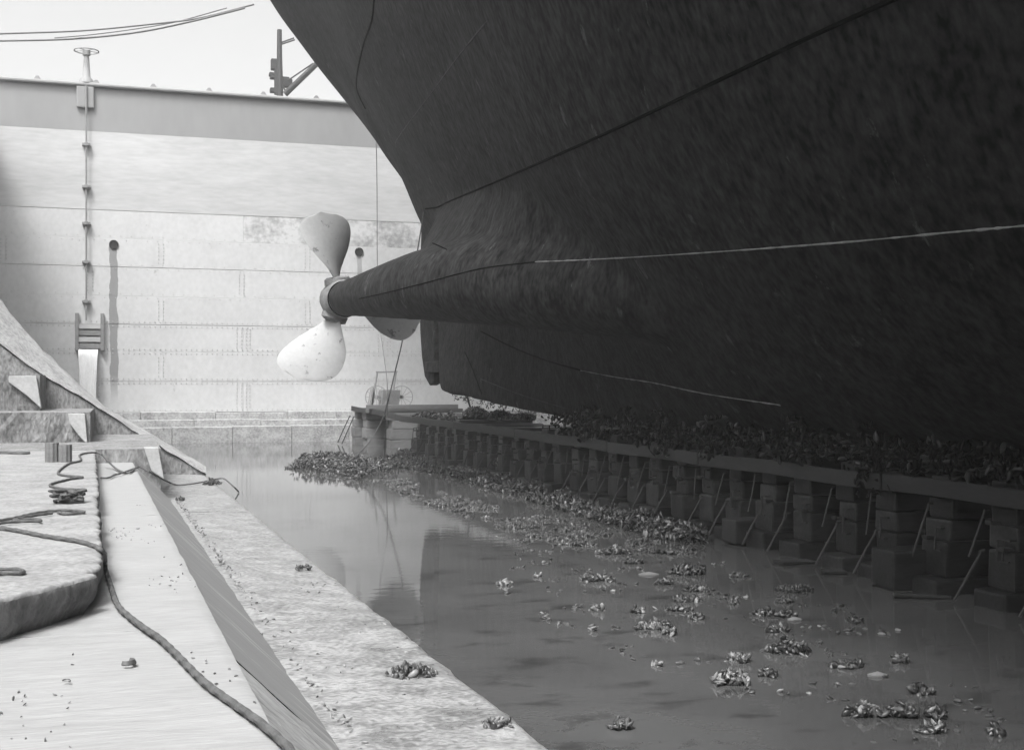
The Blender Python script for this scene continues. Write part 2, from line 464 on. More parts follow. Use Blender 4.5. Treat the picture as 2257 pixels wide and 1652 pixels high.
# the thick stone slab with the rounded nose, on the upper altar
def nose_slab():
    xr = 0.07
    P = [(-3.4, 24.4), (-3.4, 6.05), (-2.5, 6.25), (-1.6, 6.75), (-1.0, 7.25), (-0.63, 7.72), (-0.38, 8.10), (-0.16, 8.48)]
    P = [(ax(0, y) * 0 + x, y) for x, y in P]
    cor = [(0.07 - 0.17 * (1 - math.sin(t)), 8.98 - 0.40 * math.cos(t)) for t in np.linspace(0.35, math.pi / 2, 6)]
    P += [(ax(x, y), y) for x, y in cor]
    for y in np.linspace(9.4, 24.4, 40):
        P.append((ax(xr, y) + 0.012 * noise.noise(Vector((0, y * 1.5, 2))), y))
    # resample the nose finely
    Q = []
    for i in range(len(P)):
        a, b = Vector((*P[i], 0)), Vector((*P[(i + 1) % len(P)], 0))
        n = max(1, int((b - a).length / 0.05)) if i and i < len(P) - 1 else 1
        for k in range(n):
            Q.append(a.lerp(b, k / n))
    n = len(Q)
    prof = [(0.09, 0.872), (0.075, 0.91), (0.05, 0.95), (0.03, 0.99), (0.014, 1.03), (0.004, 1.07), (0.0, 1.11), (0.003, 1.132), (0.012, 1.148), (0.03, 1.155), (0.055, 1.157)]
    V, F = [], []
    nor = []
    for i in range(n):
        t = (Q[(i + 1) % n] - Q[i - 1]).normalized()
        nor.append(Vector((t.y, -t.x, 0)))
    for (inset, z) in prof:
        for i in range(n):
            p = Q[i] - nor[i] * inset
            d = noise.fractal(Vector((p.x * 5, p.y * 6, z * 6)), 1, 2, 4) * 0.028 + noise.noise(Vector((p.x * 2, p.y * 2, 3))) * .02
            V.append((p.x + nor[i].x * d, p.y + nor[i].y * d, z + (d * 0.5 if 1.1 < z < 1.156 else 0)))
    for r in range(len(prof) - 1):
        for i in range(n):
            k = (i + 1) % n
            F.append((r*n+i, r*n+k, (r+1)*n+k, (r+1)*n+i))
    from mathutils.geometry import tessellate_polygon
    top0 = (len(prof) - 1) * n
    for tri in tessellate_polygon([[Vector((V[top0 + q][0], V[top0 + q][1], 0)) for q in range(n)]]):
        a, b, c = (top0 + q for q in tri)
        up_ = (Vector(V[b]) - Vector(V[a])).cross(Vector(V[c]) - Vector(V[a])).z > 0
        F.append((a, b, c) if up_ else (a, c, b))
    nside = (len(prof) - 1) * n
    me = mesh_from('stone_slab', V, F, True)
    me.materials.append(MAT['stone']); me.materials.append(MAT['stone_shade'])
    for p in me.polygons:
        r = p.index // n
        if r < 7 and p.index < nside: p.material_index = 1  # sides below the lip take the shade colour
        if p.index >= nside: p.use_smooth = False
    me.set_sharp_from_angle(angle=math.radians(60))
    return link('stone_slab', me)
slab = nose_slab()
tag(slab, 'thick pale stone slab with a rounded rough nose lying on the altar', 'stone slab')

# steps that climb away at the end of the altar
steps = tag(empty('dock_steps', (0, 0, 0)), 'broad weedy concrete steps rising behind the stone slab to the sloping buttress', 'steps')
def step_block(y0, z0, z1, xr, xl=-3.6, back=31.6):
    n, mrows = 26, 6
    xs = np.linspace(xl, xr, n); V, F = [], []
    for r in range(mrows):
        z = z0 + (z1 - z0) * r / (mrows - 1)
        for x in xs:
            V.append((x, y0 + 0.05 * noise.fractal(Vector((x * 3, y0, z * 3)), 1, 2, 4), z))
    for r in range(mrows - 1):
        for i in range(n - 1):
            a = r * n + i
            F.append((a, a + 1, a + n + 1, a + n))
    b = len(V)
    for x in xs: V.append((x, back, z1 + 0.01))
    for i in range(n - 1):
        a = (mrows - 1) * n + i
        F.append((a, a + 1, b + i + 1, b + i))
    c = len(V)
    V += [(xr + 0.004, back, z0), (xr + 0.004, back, z1)]
    F.append((n - 1, c, b + n - 1, mrows * n - 1))
    me = mesh_from('step', V, F, False)
    return link('step', me, MAT['weed'], steps)
step_block(24.5, -0.4, 1.16, 0.70)
step_block(27.6, 1.10, 1.80, -0.66)
step_block(29.3, 1.75, 2.60, -1.76)
# clean quoin stones at the right-hand ends of the steps
def quoin(poly_px, y, th=0.06):
    V = [on_y(u, v, y) for u, v in poly_px]
    n = len(V)
    V2 = [p + Vector((0, 0.30, 0)) for p in V]
    F = [tuple(range(n)), tuple(range(2*n - 1, n - 1, -1))] + [(i, n + i, n + (i+1) % n, (i+1) % n) for i in range(n)]
    MB().add(V + V2, F).build('quoin_stone', MAT['clean'], steps, bevel=0.015)
quoin([(317, 986), (349, 986), (362, 1056), (334, 1037)], 24.40)
quoin([(150, 911), (187, 911), (193, 980), (176, 962), (153, 932)], 27.48)
quoin([(19, 828), (80, 828), (91, 900), (60, 872), (19, 842)], 29.18)

# the sloping buttress that closes the altars off
butt = tag(empty('buttress', (0, 0, 0)), 'sloping dock buttress with pale worn coping running down into the water', 'buttress')
front = [(-5.2, 31.6, 5.4), (-2.37, 31.4, 3.02), (-0.72, 31.4, 1.93), (0.6, 31.4, 1.05), (1.98, 31.35, 0.16)]
back = [(-4.6, 34.3, 7.2), (-2.78, 34.0, 4.26), (-0.78, 33.3, 2.13), (0.55, 33.0, 1.22), (2.05, 32.6, 0.30)]
fr, bk = spline(front, 10), spline(back, 10)
n = len(fr)
def wob(p, s): return Vector((p.x, p.y + 0.05 * noise.noise(p * 2 + Vector((s, 0, 0))), p.z + 0.05 * noise.fractal(p * 2.5, 1, 2, 4)))
V = [wob(p, 0) for p in fr] + [wob(fr[i].lerp(bk[i], .5) + Vector((0,0,.03)), 5) for i in range(n)] + [wob(p, 9) for p in bk]
F = []
for i in range(n - 1):
    F += [(i, i+1, n+i+1, n+i), (n+i, n+i+1, 2*n+i+1, 2*n+i)]
me = mesh_from('sloped_coping', V, F, True)
link('sloped_coping', me, MAT['coping'], butt)
fb = [Vector((p.x, p.y + 0.06, p.z - 0.03)) for p in fr]
bb = [Vector((p.x, p.y - 0.04, p.z - 0.03)) for p in bk]
dn = lambda p: Vector((p.x, p.y, -0.6))
V = fb + [dn(p) for p in fb] + bb + [dn(p) for p in bb]
F = []
for i in range(n - 1):
    F += [(i, n+i, n+i+1, i+1), (2*n+i, 2*n+i+1, 3*n+i+1, 3*n+i)]
F.append((n-1, 2*n-1, 4*n-1, 3*n-1))
me = mesh_from('buttress_body', V, F, False)
link('buttress_body', me, MAT['weed'], butt)

# the dock walls: stepped on both sides, and the head of the dock behind the camera
def wall(name, steps_, y0, y1, mat, flip=1):
    m = MB()
    for (xa, za, xb, zb) in steps_:
        xs = sorted((xa, xb))
        m.box(xs[0], xs[1], y0, y1, za, zb)
    return tag(m.build(name, mat, bevel=0.04), kind='structure')
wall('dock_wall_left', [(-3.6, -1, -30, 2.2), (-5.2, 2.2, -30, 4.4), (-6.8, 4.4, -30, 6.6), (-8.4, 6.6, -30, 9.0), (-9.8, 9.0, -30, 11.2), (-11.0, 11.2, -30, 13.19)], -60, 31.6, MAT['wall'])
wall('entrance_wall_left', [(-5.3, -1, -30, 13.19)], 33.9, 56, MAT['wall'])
wall('dock_wall_right', [(17.0, -1, 40, 2.0), (18.2, 2.0, 40, 4.2), (19.6, 4.2, 40, 6.6), (21, 6.6, 40, 9.0), (22.4, 9.0, 40, 11.2), (24, 11.2, 40, 13.19)], -60, 45, MAT['wall_dark'])  # set close and dark to keep the keel's far side unlit
wall('entrance_wall_right', [(24.5, -1, 40, 13.19)], 45.01, 56, MAT['wall'])
wall('dock_head', [(-30, -1, 40, 13.19)], -64, -60.01, MAT['wall'])

# dock floor slabs that catch the light under the keel, far right
fl = MB()
for k in range(5):
    fl.box(12.2 + k * 1.0, 13.1 + k * 1.0, 36, 50.5, -0.5, 0.10 + 0.12 * k)
tag(fl.build('dock_floor', MAT['coping'], bevel=0.02), kind='structure')

# sill: three low stone steps across the entrance
sill = tag(empty('sill', (0, 0, 0)), kind='structure')
for k, (y, z) in enumerate(((51.3, 0.66), (52.0, 0.92), (52.6, 1.22))):
    x0 = -5.3
    edges = np.append(np.arange(x0, 24.5, 2.4 + 0.3 * k), 24.5)
    for a, b in zip(edges[:-1], edges[1:]):
        q = MB(); q.box(a + 0.006, b - 0.006, y - 0.02 * ((a * 7) % 1), 53.4 + 0.2 * k, -0.6 + 0.4 * k, z + 0.02 * math.sin(a * 3))
        q.build('sill_stone', MAT['coping'], sill, bevel=0.03)

# ------------------------------------------------------------------ caisson
YC = 53.2
caisson = tag(empty('caisson', (8, YC, 0)), 'tall pale riveted steel caisson closing the dock entrance', 'caisson')
caisson.location = (0, 0, 0)
seams = [1.22, 2.52, 3.75, 4.88, 6.05, 7.25, 8.42, 9.57, 12.78, 14.60]
plate_cache = {}
for r in range(len(seams) - 1):
    z0, z1 = seams[r], seams[r + 1]
    if r == 8: cuts = [-5.3, 24.5]
    elif r == 7: cuts = [-5.3, 24.5]
    elif r == 6: cuts = [-5.3, 4.9, 12.9, 24.5]
    else:
        off = 1.6 if r % 2 else 4.9
        cuts = [-5.3] + [off + 6.1 * k for k in range(-1, 4) if -5 < off + 6.1 * k < 24] + [24.5]
    for a, b in zip(cuts[:-1], cuts[1:]):
        m = MAT['caisson_top'] if r == 8 else MAT['caisson_mid'] if r >= 7 else MAT['caisson_rust'] if (r == 6 and a > 4) else MAT['caisson']
        proud = 0.012 * (r % 2)
        MB().box(a + .002, b - .002, YC - proud, YC + 0.5, z0 + .003, z1 - .003).build('hull_plate', m, caisson)
MB().box(-5.3, 24.5, YC + 0.3, YC + 3.5, -1, 14.55).build('caisson_body', MAT['caisson_top'], caisson)
rim = MB(); rim.box(-5.3, 24.5, YC - 0.10, YC + 3.6, 14.60, 14.74)
rim.tube([(-5.3, YC - 0.10, 14.66), (24.5, YC - 0.10, 14.66)], 0.09, 10)
rim.build('deck_edge', MAT['caisson_top'], caisson)
for k in range(9):
    c = MB(); x = -3.3 + 2.26 * k
    c.prism([(x - 0.16, 14.74), (x + 0.16, 14.74), (x + 0.05, 14.90), (x - 0.05, 14.90)], 'y', YC - 0.05, YC + 0.12)
    c.build('cleat', MAT['caisson_top'], caisson, bevel=0.02)
# rivets: lines along the seams and double columns at the butts
RV, RF = [], []
rb = [(-1,0,0),(0,0,-1),(1,0,0),(0,0,1),(0,-1,0)]
rf = [(0,1,4),(1,2,4),(2,3,4),(3,0,4)]
def rivet(x, z, r=0.030):
    b = len(RV); y = YC - 0.019
    RV.extend([(x + p[0]*r*(1 if p[1] == 0 else 0), y + p[1]*r*0.8, z + p[2]*r) for p in rb])
    RF.extend([tuple(i + b for i in f) for f in rf])
for r, z in enumerate(seams[:7]):
    for s in (-1, 1):
        if r in (1, 2, 3, 0):
            for x in np.arange(-4.8, 18, 0.21): rivet(x, z + s * 0.09)
        else:
            for x in np.arange(-4.8, 18, 0.42): rivet(x + 0.1 * s, z + s * 0.09, 0.024)
for r in range(6):
    z0, z1 = seams[r], seams[r + 1]
    off = 1.6 if r % 2 else 4.9
    for k in range(-1, 3):
        x = off + 6.1 * k
        for dx in ((-0.2, 0, 0.2, 0.34) if r in (0, 2) else (-0.1, 0.1)):
            for z in np.arange(z0 + 0.2, z1 - 0.12, 0.155): rivet(x + dx - 0.07, z)
me = mesh_from('rivet_rows', RV, RF); o = link('rivet_rows', me, MAT['rivet'], caisson); o['kind'] = 'stuff'
# drains
for (x, z) in DRAINS:
    d = MB()
    nseg = 20
    ring0 = [(x + 0.19 * math.cos(t), YC - 0.06, z + 0.19 * math.sin(t)) for t in np.linspace(0, 2 * math.pi, nseg, endpoint=False)]
    ring1 = [(x + 0.165 * math.cos(t), YC - 0.06, z + 0.165 * math.sin(t)) for t in np.linspace(0, 2 * math.pi, nseg, endpoint=False)]
    ring2 = [(x + 0.165 * math.cos(t), YC - 0.022, z + 0.165 * math.sin(t)) for t in np.linspace(0, 2 * math.pi, nseg, endpoint=False)]
    ring3 = [(x + 0.19 * math.cos(t), YC, z + 0.19 * math.sin(t)) for t in np.linspace(0, 2 * math.pi, nseg, endpoint=False)]
    FF = []
    for i in range(nseg):
        k = (i + 1) % nseg
        FF += [(i, k, nseg + k, nseg + i), (nseg + i, nseg + k, 2*nseg + k, 2*nseg + i), (3*nseg + i, 3*nseg + k, k, i)]
    FF.append(tuple(2*nseg + i for i in range(nseg)))  # near-black cap painted for the unlit inside of the pipe
    d.add(ring0 + ring1 + ring2 + ring3, FF)
    d.build('drain_pipe', MAT['pipe_dark'], caisson)
# sluice gear: handwheel on its pedestal, rod with guide brackets, gate frame
sx = -1.42
sl = tag(empty('sluice_gear', (0, 0, 0)), 'sluice valve gear with handwheel pedestal, long rod and gate frame against the caisson', 'sluice gear')
pd = MB(); pd.tube([(sx, YC + 0.1, 14.74), (sx, YC + 0.1, 14.9), (sx, YC + 0.1, 15.0), (sx, YC + 0.1, 15.95)], [0.30, 0.26, 0.16, 0.10], 14)
pd.tube([(sx, YC + 0.1, 15.9), (sx, YC + 0.1, 16.1)], 0.16, 12)
pd.build('pedestal', MAT['caisson_top'], sl, smooth=True)
hw = MB()
hw.tube([(sx + 0.48 * math.cos(t), YC + 0.1 + 0.48 * math.sin(t), 16.08) for t in np.linspace(0, 2 * math.pi, 28)], 0.026, 8)
for k in range(5):
    t = k * 2 * math.pi / 5 + .3
    hw.tube([(sx, YC + 0.1, 16.10), (sx + 0.48 * math.cos(t), YC + 0.1 + 0.48 * math.sin(t), 16.08)], 0.018, 6)
hw.build('handwheel', MAT['caisson_top'], sl, smooth=True)
MB().tube([(sx, YC - 0.22, 5.0), (sx, YC - 0.22, 14.6)], 0.035, 8).build('rod', MAT['iron_grey'], sl)
MB().box(sx - 0.38, sx + 0.30, YC - 0.16, YC - 0.02, 13.7, 14.58).build('gear_box', MAT['caisson_top'], sl, bevel=0.05)
for vv in (318, 411, 492, 577, 664):
    z = on_y(192, vv, YC - 0.2).z
    b = MB(); b.box(sx - 0.16, sx + 0.16, YC - 0.24, YC - 0.02, z - 0.05, z + 0.05); b.box(sx - 0.07, sx + 0.07, YC - 0.30, YC - 0.24, z - 0.07, z + 0.07)
    b.build('rod_bracket', MAT['iron_grey'], sl, bevel=0.012)
zb, zt = on_y(200, 770, YC - 0.2).z, on_y(200, 690, YC - 0.2).z
for k, xx in enumerate((sx - 0.36, sx + 0.62)):
    MB().box(xx - 0.07, xx + 0.07, YC - 0.26, YC - 0.02, zb - 0.05, zt).build('gate_post', MAT['iron_grey'], sl, bevel=0.01)
for k in range(4):
    z = zb + 0.14 + k * 0.27
    MB().box(sx - 0.29, sx + 0.55, YC - 0.20, YC - 0.02, z - 0.10, z + 0.10).build('gate_board', MAT['iron_grey' if k % 2 == 0 else 'caisson_mid'], sl, bevel=0.01)
wj = MB()
nn = 14
for k in range(nn - 1):
    pass
Vw, Fw = [], []
zz = np.linspace(zb, 0.75, 24)
for i, z in enumerate(zz):
    t = (zb - z)
    for j in range(nn):
        s = j / (nn - 1)
        Vw.append((sx - 0.28 + 0.72 * s + 0.05 * math.sin(9 * s + z), YC - 0.24 - 0.55 * math.sqrt(max(t, 0)) * 0.5 + 0.06 * noise.noise(Vector((s * 9, z * 0.8, 0))), z))
for i in range(len(zz) - 1):
    for j in range(nn - 1):
        a = i * nn + j; Fw.append((a, a + 1, a + nn + 1, a + nn))
b0 = len(Vw)
Vw += [(x, y + 0.05, z) for x, y, z in Vw[:b0]]
Fw += [tuple(b0 + q for q in reversed(f)) for f in Fw[:]]
wjo = link('water_spout', mesh_from('water_spout', Vw, Fw, True), MAT['foam'])
tag(wjo, 'white sheet of water falling from the sluice gate onto the sill', 'water spout')

# ------------------------------------------------------------------ ship
XS = 9.7
ship = tag(empty('ship', (0, 0, 0)), 'dark steel ship stern with tall flaring side propped on keel blocks', 'ship')
SEC = [  # forward stations lengthened and widened out of view to shade the near side
 (-48, [(.3,1.55),(1.5,1.95),(3.4,2.9),(4.9,4.3),(6.4,6.2),(7.8,8.3),(8.5,11),(8.7,13.5),(8.8,17)]),
 (0,   [(.3,1.55),(1.5,1.95),(3.0,2.9),(4.3,4.1),(5.7,5.8),(7.3,7.8),(8.2,10.3),(8.6,13),(8.7,17)]),
 (8,   [(.3,1.55),(1.3,2.0),(2.4,2.8),(3.4,3.7),(4.5,5.15),(5.6,7),(6.8,9.5),(7.6,12.5),(8.0,17)]),
 (15,  [(.3,1.55),(1.0,2.1),(1.9,3.0),(2.8,4.1),(3.9,5.6),(4.9,7.6),(5.9,10),(6.7,13),(7.3,17)]),
 (22,  [(.28,1.55),(.6,2.2),(1.1,3.3),(1.8,4.8),(2.8,6.25),(3.8,8.2),(4.8,10.5),(5.5,13.5),(6.1,17)]),
 (30,  [(.30,1.78),(.34,2.5),(.5,4),(1.0,5.6),(1.77,7.06),(2.8,8.8),(3.9,11),(5.0,13.8),(5.8,17)]),
 (34.5,[(.26,2.02),(.28,2.8),(.3,4.3),(.65,6.1),(1.2,7.5),(2.0,9.0),(3.2,11),(4.4,13.8),(5.6,17)]),
 (37.6,[(.2,2.16),(.2,3),(.2,4.5),(.3,6.3),(.92,7.75),(1.52,9.15),(2.5,11.1),(3.9,13.8),(5.5,17)]),
 (38.2,[(.06,7.75),(.12,7.85),(.2,7.95),(.45,8.05),(.88,8.4),(1.42,9.25),(2.42,11.1),(3.8,13.8),(5.5,17)]),
 (41,  [(.06,8.9),(.2,9.1),(.5,9.4),(.85,9.8),(1.2,10.2),(1.7,10.9),(2.4,12.0),(3.6,14),(5.3,17)]),
 (44,  [(.06,10.9),(.4,11.2),(.9,11.6),(1.4,12.1),(1.9,12.6),(2.5,13.2),(3.2,14),(4.2,15.3),(5.2,17)]),
 (46.5,[(.05,13),(.5,13.2),(1.1,13.5),(1.7,13.9),(2.2,14.3),(2.7,14.8),(3.2,15.3),(3.8,16),(4.5,17)]),
 (48.5,[(.02,15),(.3,15.1),(.7,15.3),(1.0,15.5),(1.3,15.7),(1.6,16),(1.9,16.3),(2.2,16.6),(2.5,17)]),
]
def section_dense(pts, n=33):
    s = spline([(b, z, 0) for b, z in pts], 4)
    P = np.array([(max(p.x, 0.005), p.y) for p in s])
    d = np.concatenate([[0], np.cumsum(np.hypot(*np.diff(P, axis=0).T))]); d /= d[-1]
    # keep parameter by control point so that diagonals stay diagonals
    t = np.linspace(0, 1, len(P))
    q = np.linspace(0, 1, n)
    return np.stack([np.interp(q, t, P[:, 0]), np.interp(q, t, P[:, 1])], 1)
YS = np.array([s[0] for s in SEC]); DS = np.array([section_dense(s[1]) for s in SEC])
def pchip(x, xs, ys):
    """monotone cubic, no overshoot"""
    h = np.diff(xs); dl = np.diff(ys, axis=0) / h.reshape(-1, *([1] * (ys.ndim - 1)))
    m = np.zeros_like(ys)
    m[0], m[-1] = dl[0], dl[-1]
    for i in range(1, len(xs) - 1):
        w1, w2 = 2*h[i] + h[i-1], h[i] + 2*h[i-1]
        ok = dl[i-1] * dl[i] > 0
        with np.errstate(divide='ignore', invalid='ignore'):
            mm = (w1 + w2) / (w1 / dl[i-1] + w2 / dl[i])
        m[i] = np.where(ok, mm, 0)
    i = int(np.clip(np.searchsorted(xs, x) - 1, 0, len(xs) - 2))
    t = (x - xs[i]) / h[i]
    return ((1+2*t)*(1-t)**2)*ys[i] + t*(1-t)**2*h[i]*m[i] + t*t*(3-2*t)*ys[i+1] + t*t*(t-1)*h[i]*m[i+1]
stations = np.unique(np.concatenate([np.linspace(-48, 36, 84), np.linspace(36, 38.2, 14), np.linspace(38.2, 48.5, 34)]))
HV, HF = [], []
NG = DS.shape[1]
for y in stations:
    S = pchip(y, YS, DS)
    ringp = [(XS - b, y, z) for b, z in S] + [(XS + b, y, z) for b, z in S[::-1]]
    HV += ringp
R = 2 * NG
for i in range(len(stations) - 1):
    for j in range(R):
        k = (j + 1) % R
        HF.append((i*R+j, (i+1)*R+j, (i+1)*R+k, i*R+k))
HF.append(tuple(range(R))); HF.append(tuple(range((len(stations)-1)*R + R - 1, (len(stations)-1)*R - 1, -1)))
hm = MB().add(HV, HF)
# shaft bossing: a tapering tube that grows out of the run, with a web to the skeg
BOSS = [(35.85, 6.22, 4.90, .53), (34.0, 6.33, 4.86, .58), (32, 6.46, 4.82, .67), (30, 6.6, 4.77, .76), (28, 6.76, 4.72, .84),
        (25, 7.05, 4.58, .92), (22, 7.45, 4.38, .95), (18, 8.1, 4.0, .9), (14, 8.9, 3.6, .8)]
for sgn in (1, -1):
    pts = [(XS + sgn * (x - XS), y, z) for y, x, z, r in BOSS]
    hm.tube(pts, [b[3] for b in BOSS], 24)
    # ring at the end of the boss, then a web: a thick fin from the boss up and inboard to the hull
    V, F = [], []
    WEB = [((6.62, 29.4, 4.78), (8.7, 34.4, 7.1), .10), ((6.72, 28.4, 4.74), (8.45, 32.4, 7.0), .26), ((6.9, 26.5, 4.66), (8.2, 29.5, 6.8), .42),
           ((7.3, 23, 4.44), (7.9, 25, 6.4), .6), ((7.8, 20, 4.2), (7.6, 21, 5.9), .7), ((8.9, 14, 3.6), (8.4, 14, 4.6), .6)]
    for (p, q, th) in WEB:
        p, q = Vector(p), Vector(q)
        nv_ = Vector((-(q.z - p.z), 0, q.x - p.x)).normalized() * th
        for w_ in (p + nv_, q + nv_, q - nv_, p - nv_):
            V.append((XS + sgn * (w_.x - XS), w_.y, w_.z))
    for i in range(len(WEB) - 1):
        for j in range(4):
            k = (j + 1) % 4
            F.append((i*4+j, i*4+k, (i+1)*4+k, (i+1)*4+j))
    F.append((0, 1, 2, 3)); F.append(tuple(len(V) - 4 + q for q in (3, 2, 1, 0)))
    hm.add(V, F)
raw = hm.build('raw', None)
md = raw.modifiers.new('r', 'REMESH'); md.mode = 'VOXEL'; md.voxel_size = 0.11; md.use_smooth_shade = True
ms = raw.modifiers.new('s', 'SMOOTH'); ms.factor = 0.5; ms.iterations = 16
dg = bpy.context.evaluated_depsgraph_get()
hull_me = bpy.data.meshes.new_from_object(raw.evaluated_get(dg))
bpy.data.objects.remove(raw)
hull_me.name = 'hull'
hull_me.materials.clear()
hull_me.polygons.foreach_set('use_smooth', [True] * len(hull_me.polygons))
hull = link('hull', hull_me, MAT['hull'], ship)
nv = len(hull_me.vertices)
co = np.empty(nv * 3); hull_me.vertices.foreach_get('co', co)
tris = [tuple(p.vertices) for p in hull_me.polygons]
BVH = BVHTree.FromPolygons([Vector(c) for c in co.reshape(-1, 3)], tris)
def on_hull(u, v):
    r = ray(u, v)
    h = BVH.ray_cast(CAM, r.normalized())
    return (h[0], h[1]) if h[0] is not None else (None, None)
def seam(name, px, r, mat, n=14, jit=0.0, gap=0.0):
    pts = []
    for p in spline([(u, v, 0) for u, v in px], n):
        h, nn_ = on_hull(p.x, p.y)
        if h is not None:
            pts.append(h + nn_ * r * 0.3)
    if len(pts) > 2:
        keep = [pts[0]]
        for p in pts[1:]:
            if (p - keep[-1]).length < 6: keep.append(p)
        MB().tube(keep, [r * (1 + jit * RND.uniform(-1, 1)) for _ in keep], 6).build(name, mat, ship)
_e = Vector((6.225, 35.72, 4.895))
MB().tube([_e + (Vector((1, .058, 0)).normalized() * math.cos(t) + Vector((0, 0, 1)) * math.sin(t)) * .515 for t in np.linspace(0, 2 * math.pi, 40)], .022, 6).build('boss_ring', MAT['seam'], ship, smooth=True)
seam('lap_edge', [(938, 460), (965, 456), (995, 442), (1080, 406), (1300, 310), (1500, 217), (1700, 122), (1850, 52), (2000, -15), (2200, -105), (2500, -240)], 0.022, MAT['seam'])  # dark tube draws the shadow under the plate lap
seam('lap_edge', [(826, -10), (820, 45), (803, 95), (790, 150), (786, 190), (794, 215), (806, 240)], 0.024, MAT['seam'])
seam('plate_edge', [(1075, 45), (1010, 125), (955, 200), (880, 300), (872, 325)], 0.010, MAT['faint'], jit=0.5)
seam('weld_line', [(792, 658), (850, 645), (930, 625), (1060, 592), (1180, 577)], 0.012, MAT['seam'])
seam('weld_line', [(1180, 577), (1300, 572), (1500, 560), (1700, 546), (1900, 530), (2100, 511), (2257, 497), (2450, 478), (2700, 452)], 0.010, MAT['scrape'], jit=0.5)
seam('weld_line', [(1060, 730), (1130, 765), (1200, 792), (1280, 816)], 0.016, MAT['seam'])
seam('weld_line', [(1280, 816), (1360, 831), (1440, 843), (1560, 868), (1720, 892)], 0.010, MAT['scrape'], jit=0.6)
seam('weld_line', [(1060, 835), (1150, 870), (1250, 900)], 0.009, MAT['faint'], jit=0.5)
seam('plate_edge', [(954, 536), (985, 550)], 0.014, MAT['seam'])
seam('plate_edge', [(1025, 775), (1045, 820), (1062, 868)], 0.014, MAT['seam'])

# rudder
rud = MB()
RP = [(38.35, 2.45), (39.0, 2.35), (39.7, 2.65), (40.1, 3.3), (40.35, 4.2), (40.45, 5.2), (40.35, 6.4), (40.2, 7.4), (40.2, 8.75), (38.35, 8.3)]
n = len(RP)
V = [(XS - 0.14, y, z) for y, z in RP] + [(XS + 0.14, y, z) for y, z in RP]
rud.add(V, [tuple(range(n - 1, -1, -1)), tuple(range(n, 2*n))] + [(i, (i+1) % n, n + (i+1) % n, n + i) for i in range(n)])
rudder = rud.build('rudder', MAT['hull'], ship, bevel=0.05)
for z in (2.75, 5.6):
    MB().box(XS - 0.24, XS + 0.24, 37.45, 39.3, z, z + 0.38).build('pintle', MAT['hull'], rudder, bevel=0.05)

